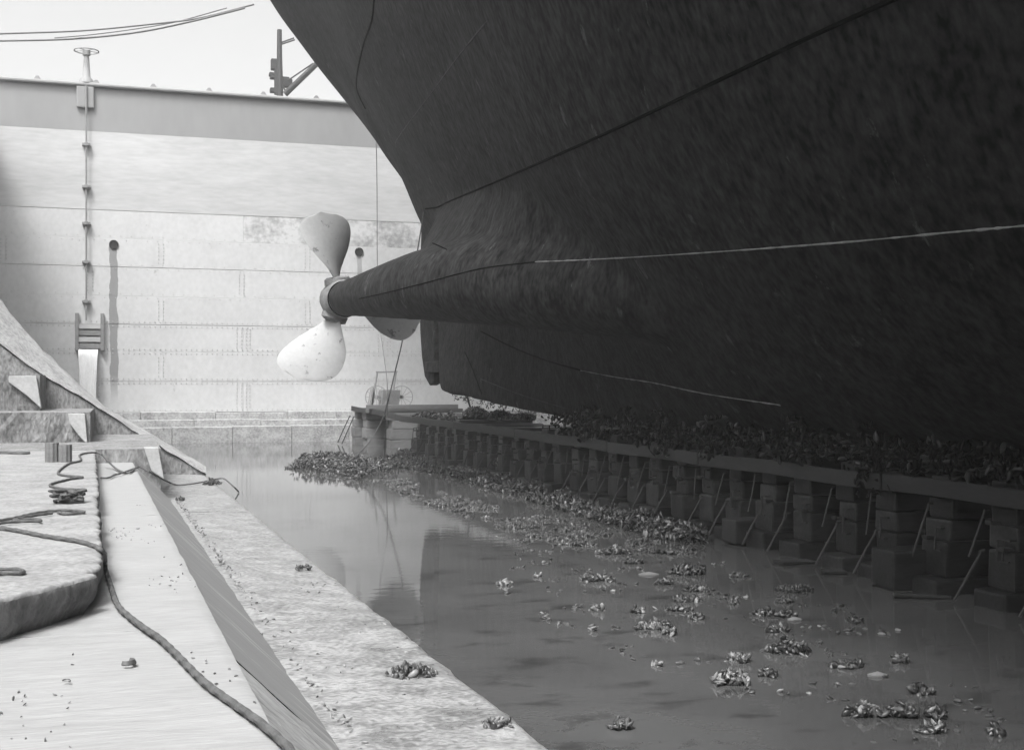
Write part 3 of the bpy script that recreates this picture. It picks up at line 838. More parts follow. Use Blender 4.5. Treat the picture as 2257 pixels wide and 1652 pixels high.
# propeller: three blades on an encrusted hub
prop = empty('propeller', (0, 0, 0)); prop.parent = ship
axd = Vector((-0.058, 1.0, 0.02)).normalized()
PC = Vector((6.20, 36.45, 4.92))
side = Vector((1, 0.058, 0)).normalized(); upv = axd.cross(side) * -1
if upv.z < 0: upv = -upv
hb = MB()
hpts, hr = [], []
for t, r in ((-0.62, .50), (-0.45, .56), (-0.2, .57), (0.05, .60), (0.3, .56), (0.52, .46), (0.74, .34), (0.95, .18), (1.0, .03)):
    hpts.append(PC + axd * t); hr.append(r)
hb.tube(hpts, hr, 22)
for p in hb.V:
    d = noise.fractal(p * 3.0, 1, 2, 4) * 0.06
    p += (p - PC).normalized() * d
hb.build('hub', MAT['hub'], prop, smooth=True)
def blade(ang, sk):
    a = math.radians(ang)
    er = side * math.cos(a) + upv * math.sin(a)               # radial
    et = side * -math.sin(a) + upv * math.cos(a)              # tangential
    NRr, NW = 26, 17
    V, F = [], []
    R0, R1 = 0.34, 2.62
    for i in range(NRr):
        s = i / (NRr - 1)
        rr = R0 + (R1 - R0) * s
        w = 0.40 + 1.52 * math.sin(min(1, s / 0.66) * math.pi / 2) ** 1.35
        if s > 0.66:
            q = (s - 0.66) / 0.34
            w = 1.92 * math.sqrt(max(0.0, 1 - q ** 3.2)) + 0.03
        skew = sk * s * s
        pitch = math.radians(62 - 40 * min(1, s * 1.15)) if s < 1 else math.radians(20)
        pitch = math.radians(58) * (1 - s) ** 1.4 + math.radians(20)
        cd = et * math.cos(pitch) - axd * math.sin(pitch)
        nn_ = et * math.sin(pitch) + axd * math.cos(pitch)
        th = 0.16 * (1 - s) ** 1.2 + 0.022
        for j in range(NW):
            c = j / (NW - 1) * 2 - 1
            edge = 0.018 * noise.noise(Vector((ang, s * 14, c))) if abs(c) == 1 else 0
            p = PC + er * (rr + edge + 0.05 * s * (1 - c * c)) + cd * ((c * 0.5) * w + skew) + axd * (0.14 * s)
            e = math.sqrt(max(0, 1 - c * c)) * 0.9 + 0.1
            V.append(p + nn_ * th * 0.5 * e)
    b = len(V)
    k0 = 0
    for i in range(NRr):
        for j in range(NW):
            c = j / (NW - 1) * 2 - 1
            s = i / (NRr - 1)
            pitch = math.radians(58) * (1 - s) ** 1.4 + math.radians(20)
            nn_ = et * math.sin(pitch) + axd * math.cos(pitch)
            th = 0.16 * (1 - s) ** 1.2 + 0.022
            e = math.sqrt(max(0, 1 - c * c)) * 0.9 + 0.1
            V.append(V[i * NW + j] - nn_ * th * e)
    for i in range(NRr - 1):
        for j in range(NW - 1):
            a_ = i * NW + j
            F.append((a_, a_ + 1, a_ + NW + 1, a_ + NW)); F.append((b + a_, b + a_ + NW, b + a_ + NW + 1, b + a_ + 1))
        F.append((i*NW, (i+1)*NW, b + (i+1)*NW, b + i*NW)); j = NW - 1
        F.append((i*NW+j, b + i*NW+j, b + (i+1)*NW+j, (i+1)*NW+j))
    for j in range(NW - 1):
        a_ = (NRr - 1) * NW + j; F.append((a_, b + a_, b + a_ + 1, a_ + 1))
        F.append((j, j + 1, b + j + 1, b + j))
    o = MB().add(V, F).build('blade', MAT['bronze'], prop, smooth=True)
    pl = MB(); c0 = PC + er * 0.58
    pl.tube([c0 - er * 0.10, c0 + er * 0.06, c0 + er * 0.11], [0.40, 0.38, 0.28], 16)
    for p in pl.V: p += er * 0.03 * noise.noise(p * 6)
    pl.build('blade_palm', MAT['hub'], prop, smooth=True)
for ang, sk in ((100, 0.12), (251, -0.42), (350, 0.05)):
    blade(ang, sk)

# ------------------------------------------------------------------ mussels
def shell_base(nr=4, ns=6):
    V = [(0, 0, 0)]; F = []
    for i in range(1, nr + 1):
        t = i / (nr + 1)
        w = 0.5 * math.sin(math.pi * t ** 0.72) ** 0.8 * 0.46
        for j in range(ns):
            a = 2 * math.pi * j / ns
            V.append((t, w * math.cos(a) + 0.06 * math.sin(math.pi * t), w * 0.55 * math.sin(a)))
    V.append((1, 0, 0))
    for j in range(ns):
        k = (j + 1) % ns
        F.append((0, 1 + k, 1 + j))
        for i in range(nr - 1):
            a, b = 1 + i * ns, 1 + (i + 1) * ns
            F += [(a + j, a + k, b + k), (a + j, b + k, b + j)]
        F.append((1 + (nr - 1) * ns + j, 1 + (nr - 1) * ns + k, 1 + nr * ns))
    return np.array(V, float) - np.array([0.5, 0, 0]), np.array(F)
SBV, SBF = shell_base()
def shells_mesh(name, P, size, tilt=0.9, pale=0.10, mid=0.30, mats=('shell', 'shell_mid', 'shell_pale')):
    """many shells at points P, as one mesh"""
    P = np.asarray(P, float); n = len(P)
    yaw = NP.uniform(0, 2 * np.pi, n); pit = NP.normal(0.1, tilt, n); rol = NP.uniform(0, 2 * np.pi, n)
    sz = size * NP.uniform(0.6, 1.25, n)
    cy, sy, cp, sp, cr, sr = np.cos(yaw), np.sin(yaw), np.cos(pit), np.sin(pit), np.cos(rol), np.sin(rol)
    Rm = np.empty((n, 3, 3))
    Rm[:, 0, 0] = cy*cp; Rm[:, 0, 1] = cy*sp*sr - sy*cr; Rm[:, 0, 2] = cy*sp*cr + sy*sr
    Rm[:, 1, 0] = sy*cp; Rm[:, 1, 1] = sy*sp*sr + cy*cr; Rm[:, 1, 2] = sy*sp*cr - cy*sr
    Rm[:, 2, 0] = -sp;   Rm[:, 2, 1] = cp*sr;            Rm[:, 2, 2] = cp*cr
    V = np.einsum('nij,vj->nvi', Rm, SBV) * sz[:, None, None] + P[:, None, :]
    F = SBF[None] + (np.arange(n) * len(SBV))[:, None, None]
    me = bpy.data.meshes.new(name)
    V = V.reshape(-1, 3); F = F.reshape(-1, 3)
    me.vertices.add(len(V)); me.vertices.foreach_set('co', V.ravel())
    me.loops.add(F.size); me.loops.foreach_set('vertex_index', F.ravel().astype(np.int32))
    me.polygons.add(len(F))
    me.polygons.foreach_set('loop_start', np.arange(0, F.size, 3, dtype=np.int32))
    me.polygons.foreach_set('loop_total', np.full(len(F), 3, np.int32))
    me.polygons.foreach_set('use_smooth', np.ones(len(F), bool))
    for k in mats: me.materials.append(MAT[k])
    q = NP.random(n)
    mi = np.where(q < pale, 2, np.where(q < pale + mid, 1, 0)).astype(np.int32)
    me.polygons.foreach_set('material_index', np.repeat(mi, len(SBF)))
    me.update(calc_edges=True); me.validate()
    return me

# the bank of shells along the foot of the blocks and the islet beyond it
def inside(poly, n):
    """random points of an outline drawn on the water"""
    W = [on_z(u, v, 0.0) for u, v in poly]
    P = np.array([(p.x, p.y) for p in W])
    lo, hi = P.min(0), P.max(0)
    out = []
    while len(out) < n:
        q = NP.uniform(lo, hi)
        c = False; j = len(P) - 1
        for i in range(len(P)):
            if (P[i][1] > q[1]) != (P[j][1] > q[1]) and q[0] < (P[j][0]-P[i][0])*(q[1]-P[i][1])/(P[j][1]-P[i][1]) + P[i][0]: c = not c
            j = i
        if c: out.append(q)
    return np.array(out)
def pile(Q, h, sc=0.8, thr=-0.25, seed=0):
    out = []
    for x, y in Q:
        n = noise.fractal(Vector((x * sc, y * sc, seed)), 1, 2, 3)
        if n < thr: continue
        top = h * min(1.0, (n - thr) * 1.4)
        out.append((x, y, max(-0.01, RND.uniform(0.2, 1.0) * top)))
    return out
bank_poly = [(880, 1000), (960, 1006), (1060, 1040), (1150, 1066), (1260, 1090), (1350, 1120), (1440, 1150), (1560, 1180), (1555, 1200), (1450, 1190),
             (1350, 1160), (1240, 1128), (1130, 1094), (1060, 1072), (980, 1046), (880, 1030), (820, 1026)]
B = pile(inside(bank_poly, 8500), 0.22, 0.9, -0.40, 1)
bank = link('mussel_bank', shells_mesh('mussel_bank', B, 0.125))
tag(bank, 'long bank of dark mussels heaped in the water along the foot of the blocks', 'mussel bank', kind='stuff')
isl_poly = [(628, 1032), (660, 1022), (700, 1012), (750, 1010), (800, 1020), (860, 1028), (880, 1036), (830, 1044), (790, 1060), (740, 1046), (690, 1040)]
B = pile(inside(isl_poly, 2200), 0.30, 0.7, -0.6, 4)
tag(link('mussel_islet', shells_mesh('mussel_islet', B, 0.125, mid=.5)), 'low islet of mussels in the bright water short of the timber platform', 'mussel bank', kind='stuff')
# loose fringe out on the water
fr_poly = [(830, 1050), (900, 1060), (980, 1085), (1100, 1120), (1250, 1150), (1400, 1190), (1540, 1200), (1530, 1225), (1380, 1215), (1200, 1195), (1060, 1150), (940, 1110), (860, 1075)]
B = pile(inside(fr_poly, 13000), 0.08, 1.3, 0.12, 9)
tag(link('mussel_scatter', shells_mesh('mussel_scatter', B, 0.11, tilt=0.8, mid=.4, pale=.06)), 'loose shells drifting in strings off the mussel bank', 'loose shells', kind='stuff')

# single shells and scraps of weed drifting in the open
dr_poly = [(1080, 1180), (1300, 1190), (1560, 1215), (1680, 1290), (1850, 1330), (2050, 1420), (2220, 1560), (2200, 1640), (1900, 1640), (1650, 1560), (1450, 1480), (1250, 1400), (1100, 1300)]
B = []
for x, y in inside(dr_poly, 2600):
    if noise.fractal(Vector((x * 1.6, y * 1.6, 31)), 1, 2, 4) > 0.30: B.append((x, y, RND.uniform(-.012, .012)))
tag(link('drifting_shells', shells_mesh('drifting_shells', B, 0.075, tilt=.25, pale=.15, mid=.5)), 'single shells and weed scraps drifting over the open dark water', 'loose shells', kind='stuff')

# separate clumps afloat: (u, v, width, height, pale share, label)
CL = [
 (1520, 1252, 104, 46, .08, 'largest heap of mussels afloat beyond the bank, rounded and dark'),
 (1315, 1272, 86, 26, .16, 'low broad clump of mussels with a leafy shell standing at its end'),
 (1350, 1212, 76, 30, .14, 'mussel clump just off the tip of the bank, spread wide'),
 (1395, 1235, 52, 22, .1, 'small mussel clump between the bank tip and the largest heap'),
 (1462, 1282, 42, 20, .14, 'mussel clump beside the pale flat shell, in front of the largest heap'),
 (1538, 1296, 62, 24, .12, 'mussel clump in front of the largest heap, trailing to one side'),
 (1750, 1296, 92, 24, .08, 'long dark mussel clump near the flat board under the blocks'),
 (1730, 1322, 42, 18, .12, 'small clump of mussels just in front of the long dark clump'),
 (1616, 1327, 30, 11, .05, 'tiny dark mussel tuft alone between two clump rows'),
 (1317, 1338, 40, 24, .25, 'pale spiky mussel clump standing alone in open water'),
 (1403, 1344, 34, 20, .2, 'small pointed mussel clump next to the pale spiky one'),
 (1441, 1376, 100, 32, .22, 'wide mixed mussel clump with pale open shells, mid water'),
 (1478, 1392, 42, 20, .3, 'little cup shaped mussel clump touching the wide mixed clump'),
 (1535, 1358, 34, 18, .25, 'small clump with one round pale shell'),
 (1500, 1342, 66, 12, .15, 'thin string of mussels behind the wide mixed clump'),
 (1508, 1320, 80, 14, .15, 'thin string of shells below the largest heap'),
 (1683, 1348, 60, 26, .1, 'hump backed mussel clump one of a touching pair'),
 (1732, 1352, 58, 24, .2, 'mussel clump with a pale flat piece in front, other of the touching pair'),
 (1715, 1387, 66, 20, .12, 'flat mussel clump between the touching pair and the tall heap'),
 (1736, 1425, 112, 50, .12, 'tall heap of glossy mussels in the middle of the dark water'),
 (1631, 1452, 52, 18, .3, 'pale tail of shells trailing from the tall glossy heap'),
 (1612, 1494, 116, 46, .48, 'pale heap of bleached and open shells'),
 (1690, 1484, 44, 14, .02, 'dark mussel tuft beside the pale bleached heap'),
 (1449, 1462, 28, 16, .9, 'single pale rounded shell clump alone in open water'),
 (1305, 1386, 22, 11, .8, 'small pale shell lump farther out, alone on the water'),
 (1185, 1268, 22, 10, .8, 'small pale shell nearest the reflection of the caisson'),
 (1110, 1284, 46, 16, .5, 'pale leaf shaped shells at the edge of the bright reflection'),
 (1885, 1367, 40, 13, .04, 'low dark clump alone in the darkest water under the blocks'),
 (1868, 1466, 92, 16, .15, 'broken string of dark shells in the deep shade'),
 (1985, 1455, 42, 13, .08, 'small tuft of shells beside the pale floating scrap'),
 (2026, 1518, 46, 34, .12, 'upright mussel tuft in deep shade above the nearest heaps'),
 (1908, 1566, 84, 44, .22, 'near heap of mussels with pale shells on its left shoulder'),
 (1992, 1566, 74, 50, .12, 'near heap of mussels piled highest in its middle'),
 (2064, 1572, 50, 36, .12, 'near heap of mussels at the deep shade end'),
 (2052, 1606, 66, 24, .1, 'mussel clump nearest the lower picture edge in shade'),
 (2196, 1612, 42, 28, .3, 'mussel clump in the far lower corner of the dark water'),
 (1368, 1600, 56, 18, .25, 'sunken mussel clump awash in the grey near water'),
 (1631, 1268, 44, 8, .1, 'thin row of shells between the blocks and the open water'),
]
clumps = []
for i, (u, v, w, h, pale, lab) in enumerate(CL):
    c = on_z(u, v + h * 0.25, 0.0)
    d = (846 - (v + h * .25)) / FPX
    D = 2.4 / -d
    rx = w * 0.5 / FPX * D
    hz = max(0.04, (h * 0.55) / FPX * D)
    ry = max(rx * 0.55, 0.08)
    near = v > 1395
    size = 0.10 if w > 30 else 0.085
    nsh = int(max(6, min(330, 4.2 * rx * ry * math.pi / (size * size * 0.32))))
    if i in (23, 24, 25): nsh = 7
    def pt():
        while True:
            a, b = RND.uniform(-1, 1), RND.uniform(-1, 1)
            q = a*a + b*b
            ok = noise.noise(Vector((a * 1.7 + i * 5.1, b * 1.7, i))) + 0.62 > q ** 0.7
            if q < 1 and ok: break
        z = hz * max(0.1, (1 - q) ** 0.6 * (0.75 + 0.5 * noise.noise(Vector((a * 3, b * 3, i * 2.2 + 9)))))
        X = a * rx * CA + b * ry * SA
        Y = -a * rx * SA + b * ry * CA
        return X, Y, z * RND.uniform(0.25, 1.0)
    root = empty('mussel_clump', (c.x, c.y, 0.0))
    tag(root, lab, 'mussel clump', 'clumps of mussels afloat in the dock')
    if near and w > 40:
        nsep = min(nsh, 60)
        base_me = shells_mesh('shell_heap', [pt() for _ in range(max(10, nsh - nsep))], size, pale=pale)
        o = link('shell_heap', base_me, None, root); o['kind'] = 'stuff'
        protos = [shells_mesh('mussel_shell', [(0, 0, 0)], size * 1.05, pale=p_, mid=m_) for p_, m_ in ((0, 0), (0, 0), (0, 0), (0, 1), (0, 1), (1, 0))]
        for k in range(nsep):
            q = RND.random()
            me = protos[5] if q < pale else protos[RND.choice((0, 1, 2, 3, 4))]
            s = link('mussel_shell', me, None, root)
            X, Y, z = pt()
            s.location = (X, Y, z * 1.05 + 0.01)
            s.rotation_euler = (RND.uniform(0, 6.28), RND.gauss(0, .7), RND.uniform(0, 6.28))
    else:
        o = link('shell_heap', shells_mesh('shell_heap', [pt() for _ in range(nsh)], size, pale=pale, tilt=.8), None, root)
        o['kind'] = 'stuff'
    clumps.append(root)

def clump_on(u, v, w, h, z0, n, lab, size=0.1, pale=.2, weed=True):
    c = on_z(u, v + h * 0.3, z0)
    D = (c - CAM).dot(Vector((SA, CA, 0)))
    rx = w * .5 / FPX * D; hz = h * .6 / FPX * D; ry = rx * .7
    root = tag(empty('mussel_clump', (c.x, c.y, z0)), lab, 'mussel clump', 'mussel clumps stranded on the ledge')
    P = []
    for _ in range(n):
        a, r = RND.uniform(0, 6.28), math.sqrt(RND.random())
        P.append((rx * r * math.cos(a), ry * r * math.sin(a), max(.01, hz * (1 - r) * RND.uniform(.4, 1))))
    o = link('shell_heap', shells_mesh('shell_heap', P, size, pale=pale, mid=.5), None, root); o['kind'] = 'stuff'
    return root
clump_on(908, 1472, 112, 56, 0.16, 110, 'big clump of grey mussels stranded on the muddy ledge', 0.10, .15)
clump_on(670, 1246, 38, 20, 0.17, 16, 'round knot of mussels stranded alone half way along the ledge', 0.10, .05)
clump_on(1096, 1588, 74, 44, 0.15, 40, 'loose crumbling mussel clump on the ledge nearest the water corner', 0.09, .3)
clump_on(398, 1097, 20, 16, 0.19, 14, 'small dark mussel tuft at the foot of the riser', 0.10, .0)
clump_on(566, 1400, 22, 10, 0.19, 8, 'few mussels in the angle of riser and ledge', 0.06, .1)
clump_on(468, 1058, 42, 26, 0.17, 40, 'weedy dark bundle of mussels tangled in rope at the ledge end', 0.13, .0)

# growth hanging from the keel and lying on the block tops
P = []
for y in np.arange(9.5, 25.5, 0.006):
    dens = 0.55 + 0.8 * noise.noise(Vector((y * 0.7, 3, 1)))
    for _ in range(1):
        if RND.random() < dens + .35:
            x = RND.uniform(8.75, 9.55)
            P.append((x, y, 1.62 - 0.42 * RND.random() ** 1.6 + (9.4 - x) * 0.25 + .1 * noise.noise(Vector((y * 1.5, 0, 0)))))
for (y0, drop) in ((13.2, .75), (14.9, .5), (17.4, .6), (19.3, .65), (20.9, .35), (22.8, .55)):
    for _ in range(90):
        P.append((8.85 + RND.gauss(0, .10), y0 + RND.gauss(0, .16), 1.95 - drop * RND.random() * 1.25))
tag(link('keel_growth', shells_mesh('keel_growth', P, 0.13, tilt=1.0, pale=.02, mid=.16, mats=('growth', 'shell', 'shell_mid'))), 'thick dark growth of mussels hanging between the keel and the blocks', 'mussel growth', kind='stuff')
P = []
for (u0, u1, v, hh, nq, D) in ((905, 985, 914, 14, 260, 40), (975, 1010, 920, 20, 120, 37.5), (1020, 1075, 908, 22, 330, 36), (1075, 1130, 913, 16, 220, 34), (1130, 1180, 916, 14, 120, 33)):
    for _ in range(int(nq * 1.8)):
        u = RND.uniform(u0, u1); s = (u - u0) / (u1 - u0)
        p = at_d(u, v + hh * .5 - hh * RND.random() * math.sin(math.pi * (0.12 + .76 * s)), D + RND.uniform(-1.0, 1.0))
        P.append(p)
tag(link('heaped_mussels', shells_mesh('heaped_mussels', P, 0.15, tilt=.9, pale=.08, mid=.4)), 'mussels heaped on top of the farther keel blocks', 'mussel heap', kind='stuff')
# tufts along the bottom edge of the rising keel
P = []
for y in np.arange(27.5, 36.0, 0.02):
    z = np.interp(y, [22, 30, 34.5, 37.6], [1.55, 1.78, 2.02, 2.16])
    if noise.noise(Vector((y * 1.6, 7, 0))) > 0.0:
        P.append((XS - .12 + RND.uniform(-.1, .1), y, z - .01 - .16 * RND.random() ** 2))
tag(link('keel_fringe', shells_mesh('keel_fringe', P, 0.075, tilt=1.4, pale=0, mid=.1)), 'ragged fringe of shells along the rising keel edge', 'mussel growth', kind='stuff')

# ------------------------------------------------------------------ keel blocks
XF = 9.0
ORD = ['nearest', 'second', 'third', 'fourth', 'fifth', 'sixth', 'seventh', 'eighth', 'ninth', 'tenth', 'eleventh', 'twelfth', 'thirteenth',
       'fourteenth', 'fifteenth', 'sixteenth', 'seventeenth', 'eighteenth', 'nineteenth', 'twentieth', 'twenty-first', 'twenty-second',
       'twenty-third', 'twenty-fourth', 'twenty-fifth', 'twenty-sixth', 'twenty-seventh', 'twenty-eighth', 'twenty-ninth']
YB = [9.9, 10.95, 12.05, 13.05, 13.96, 15.0, 16.0, 17.0, 17.95, 18.97, 20.0, 20.98, 21.9, 23.0, 24.0, 25.1, 26.1, 27.06, 28.2, 29.36, 30.3, 31.4, 32.6, 33.7, 34.7, 35.8, 36.9, 38.3]
def rod_pts(a, b, hook=0.07):
    a, b = Vector(a), Vector(b)
    return spline([a + Vector((hook, 0, 0.02)), a + Vector((0.01, 0, 0.012)), a + Vector((0, 0, -0.03)), a.lerp(b, .5) + Vector((RND.uniform(-.01,.01), RND.uniform(-.01,.01), 0)), b], 4)
def block_stack(i, y):
    root = empty('block_stack', (XF, y, 0))
    t = ORD[i] + ' keel block stack counted from the deep shade end' if i < 14 else ORD[len(YB) - 1 - i] + ' keel block stack counted from the bright far end'
    tag(root, t.replace('nearest', 'first'), 'block stack', 'keel block stacks under the ship')
    hs = [(-0.5, 0.20 + RND.uniform(-.07, .05))]
    for h in (0.42, 0.255, 0.235, 0.27 if y < 27 else 0.2):
        z0 = hs[-1][1]; hs.append((z0 + 0.004, z0 + h + RND.uniform(-.025, .025)))
    for k, (z0, z1) in enumerate(hs):
        wd = (0.52, 0.46, 0.44, 0.42, 0.42)[k] * RND.uniform(.93, 1.07)
        x0 = (-0.20, -0.02, 0.03, 0.0, 0.05)[k] + RND.uniform(-.035, .035)
        dy = RND.uniform(-.035, .035)
        ln = (2.8, 2.6, 2.6, 2.5, 2.2)[k]  # stretched out of view so the gaps between stacks stay dark
        b = MB(); b.box(x0, x0 + ln, dy - wd / 2, dy + wd / 2, z0, z1)
        for p in b.V: p += Vector((RND.uniform(-.012, .012), RND.uniform(-.012, .012), 0))
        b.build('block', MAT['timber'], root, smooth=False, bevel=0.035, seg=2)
    for k in (2, 3):
        if RND.random() < .6:
            z = hs[k][0]; q = RND.choice((-1, 1))
            w = MB(); w.add([(-.10, q*.10-.05, z-.002), (-.10, q*.10+.05, z-.002), (.3, q*.10+.05, z-.002), (.3, q*.10-.05, z-.002), (-.10, q*.10-.05, z+.045), (-.10, q*.10+.05, z+.045), (.3, q*.10+.05, z+.01), (.3, q*.10-.05, z+.01)],
                            [(0,3,2,1),(4,5,6,7),(0,1,5,4),(1,2,6,5),(2,3,7,6),(3,0,4,7)])
            w.build('wedge', MAT['rail'], root, bevel=.006, seg=1)
    # iron dogs driven into the end faces and long rods leaning out to the footing
    lean = RND.uniform(-.05, .28)
    z1 = 1.02 + RND.uniform(-.05, .05)
    kind = RND.random()
    if kind < .85:
        m = MB(); m.tube(rod_pts((-0.10, 0.16, z1), (-0.16 + RND.uniform(-.05, .05), 0.20 + lean * .4, 0.52)), 0.014, 6); m.build('iron_rod', MAT['iron'], root)
        m = MB(); m.tube(rod_pts((-0.07, 0.10 + lean, 0.56), (-0.30, 0.22 + lean, 0.03)), 0.016, 6); m.build('iron_rod', MAT['iron'], root)
    else:
        m = MB(); m.tube(rod_pts((-0.09, 0.05, z1), (-0.30, 0.22 + lean, 0.10)), 0.014, 6); m.build('iron_rod', MAT['iron'], root)
    for _ in range(RND.choice((1, 1, 2))):
        zc = RND.choice((0.62, 0.88)); hh = RND.uniform(.10, .17); yy = RND.uniform(-.12, .05)
        m = MB(); m.tube([(0.06, yy - .09, zc + hh), (-0.05, yy - .09, zc + hh), (-0.055, yy - .0, zc + hh), (-0.055, yy + .02, zc - hh), (-0.05, yy - .07, zc - hh), (0.06, yy - .07, zc - hh)], 0.012, 6)
        m.build('iron_dog', MAT['iron'], root)
    return root
for i, y in enumerate(YB):
    block_stack(i, y)

# ribband planks nailed along the stacks
RJ = [(8.0, 12.9), (12.95, 17.9), (17.95, 21.8), (21.85, 27.6), (27.65, 33.2), (33.25, 41.2), (41.25, 48.6)]
RL = ['ribband plank lost in the deep shade, fixed along the first blocks', 'ribband plank in shade under hanging mussels', 'ribband plank in the middle of the row under a mussel tuft',
      'ribband plank beyond the middle of the row with weed over it', 'ribband plank nailed along the stacks below the ragged keel edge', 'grey ribband plank along the farther stacks, bent at its end', 'pale last ribband plank reaching round the timber platform']
def rail_line(y):
    x = np.interp(y, [8, 40, 44, 48.6], [XF - 0.16, XF - 0.16, XF + .05, XF - 0.3])
    z = np.interp(y, [8, 14, 20, 30, 41, 48.6], [1.22, 1.20, 1.20, 1.24, 1.26, 1.42])
    return x, z
for (y0, y1), lab in zip(RJ, RL):
    m = MB(); V, F = [], []
    ys = np.linspace(y0, y1, 8)
    for y in ys:
        x, z = rail_line(y); z += .012 * math.sin(y * 1.7)
        V += [(x, y, z - .10), (x + .06, y, z - .10), (x + .06, y, z + .10), (x, y, z + .10)]
    for k in range(7):
        for j in range(4):
            q = (j + 1) % 4
            F.append((k*4+j, k*4+q, (k+1)*4+q, (k+1)*4+j))
    F += [(0, 1, 2, 3), tuple(28 + q for q in (3, 2, 1, 0))]
    o = m.add(V, F).build('ribband_plank', MAT['rail'], bevel=0.008, seg=1)
    tag(o, lab, 'plank', 'planks nailed along the keel blocks')

# loose timbers beside the row
def loose(u, v, z, sx_, sy_, sz_, rz, lab, mat='timber'):
    p = on_z(u, v, z)
    m = MB(); m.box(-sx_/2, sx_/2, -sy_/2, sy_/2, 0, sz_)
    o = m.build('timber_block', MAT[mat], bevel=0.03)
    o.location = (p.x, p.y, z); o.rotation_euler = (0, 0, rz)
    tag(o, lab, 'timber block')
    return o
loose(1122, 1054, -.03, 0.75, 0.9, .34, -.15, 'loose timber block with mussels on top lying before the farther stacks')
loose(1688, 1192, 0.02, 1.3, 0.42, .36, .05, 'loose weathered timber block poking out between two stacks', 'rail')
loose(2040, 1290, 0.0, 1.2, 0.46, .46, .0, 'loose square timber in the deep shade before the first stacks')
loose(930, 985, 0.0, 1.0, 1.6, .34, 0.1, 'loose timber at the corner of the far stacks with shells on it')
P = []
p0 = on_z(1122, 1054, 0)
for _ in range(120):
    P.append((p0.x + RND.uniform(-.35, .35), p0.y + RND.uniform(-.4, .45), .34 + abs(RND.gauss(0, .08))))
tag(link('shell_pile', shells_mesh('shell_pile', P, .15)), 'mussels piled on the loose timber block by the farther stacks', 'mussel heap', kind='stuff')
def board(u, v, w, l, rz, lab, z=0.012, mat='rail'):
    p = on_z(u, v, 0)
    m = MB(); m.box(-w/2, w/2, -l/2, l/2, 0, .03)
    o = m.build('board', MAT[mat], bevel=0.006, seg=1); o.location = (p.x, p.y, z); o.rotation_euler = (.02, .03, rz)
    tag(o, lab, 'board')
board(1752, 1241, .55, .24, .1, 'flat thin board on the water at the foot of a shaded stack')
board(1838, 1263, .3, .2, -.2, 'short flat board on the water at a rod foot in shade')
board(2032, 1318, .62, .10, -.42, 'thin stick floating in the darkest water before the blocks')
board(1640, 1198, .45, .2, .1, 'flat board on the water beside the end of the mussel bank')

def scrap(u, v, w, h, lab, name='floating_scrap'):
    c = on_z(u, v, 0); D = 2.4 * FPX / (v - 846)
    a = w * .5 / FPX * D; b = a * .5
    V, F = [(0, 0, .04)], []
    n = 14
    for k in range(n):
        t = 2 * math.pi * k / n; q = 1 + .25 * noise.noise(Vector((math.cos(t) * 2, math.sin(t) * 2, u)))
        V.append((a * q * math.cos(t), b * q * math.sin(t), .012 + .02 * noise.noise(Vector((t * 2, u, 0)))))
    for k in range(n):
        V.append((V[1 + k][0] * .97, V[1 + k][1] * .97, -.02))
    for k in range(n):
        F += [(0, 1 + k, 1 + (k + 1) % n), (1 + k, 1 + n + k, 1 + n + (k + 1) % n, 1 + (k + 1) % n)]
    o = MB().add(V, F).build(name, MAT['scrap'], smooth=True)
    o.location = (c.x, c.y, 0); o.rotation_euler = (0, 0, -YAW + .1)
    tag(o, lab, 'scrap')
scrap(1934, 1489, 46, 14, 'pale ragged scrap floating alone on the dark water')
scrap(1430, 1266, 46, 14, 'pale flat shell shaped scrap between mussel clumps', 'floating_scrap')
scrap(1752, 1366, 34, 16, 'pale flat scrap in front of a pair of mussel clumps', 'floating_scrap')

# far timber platform with the handcart on it
plat = tag(empty('timber_platform', (0, 0, 0)), 'platform of crossed heavy timbers before the sill, carrying the handcart', 'platform')
pz = [(-.4, .30), (.305, .70), (.705, 1.02), (1.025, 1.30)]
for k, (z0, z1) in enumerate(pz):
    for (x0, x1, y0, y1) in ((8.75 + .03 * k, 10.1, 48.2, 48.8), (8.95, 12.2, 46.6 + .04 * k, 47.5), (9.6, 12.6, 45.2, 46.0)):
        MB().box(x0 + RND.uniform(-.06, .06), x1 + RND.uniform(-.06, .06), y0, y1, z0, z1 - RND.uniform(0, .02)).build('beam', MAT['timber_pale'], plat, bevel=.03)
for k in range(5):
    MB().box(8.85 + RND.uniform(-.05, .05), 12.6, 45.9 + k * .58, 46.44 + k * .58, 1.305, 1.305 + .15).build('deck_plank', MAT['timber_pale'], plat, bevel=.02)
MB().box(8.75, 12.3, 45.5, 45.75, 1.46, 1.62).build('edge_beam', MAT['timber_pale'], plat, bevel=.02)
for k, (ya, yb) in enumerate(((48.6, 49.1), (47.7, 48.1))):
    MB().tube(rod_pts((8.62, ya, 1.1), (8.25, yb, .05)), .022, 6).build('iron_rod', MAT['iron'], plat)
o_cart = at_d(852, 893, 47.2)
cart = tag(empty('handcart', (o_cart.x, o_cart.y, 1.46)), 'two wheeled handcart tipped up with its shafts in the air on the timber platform', 'handcart')
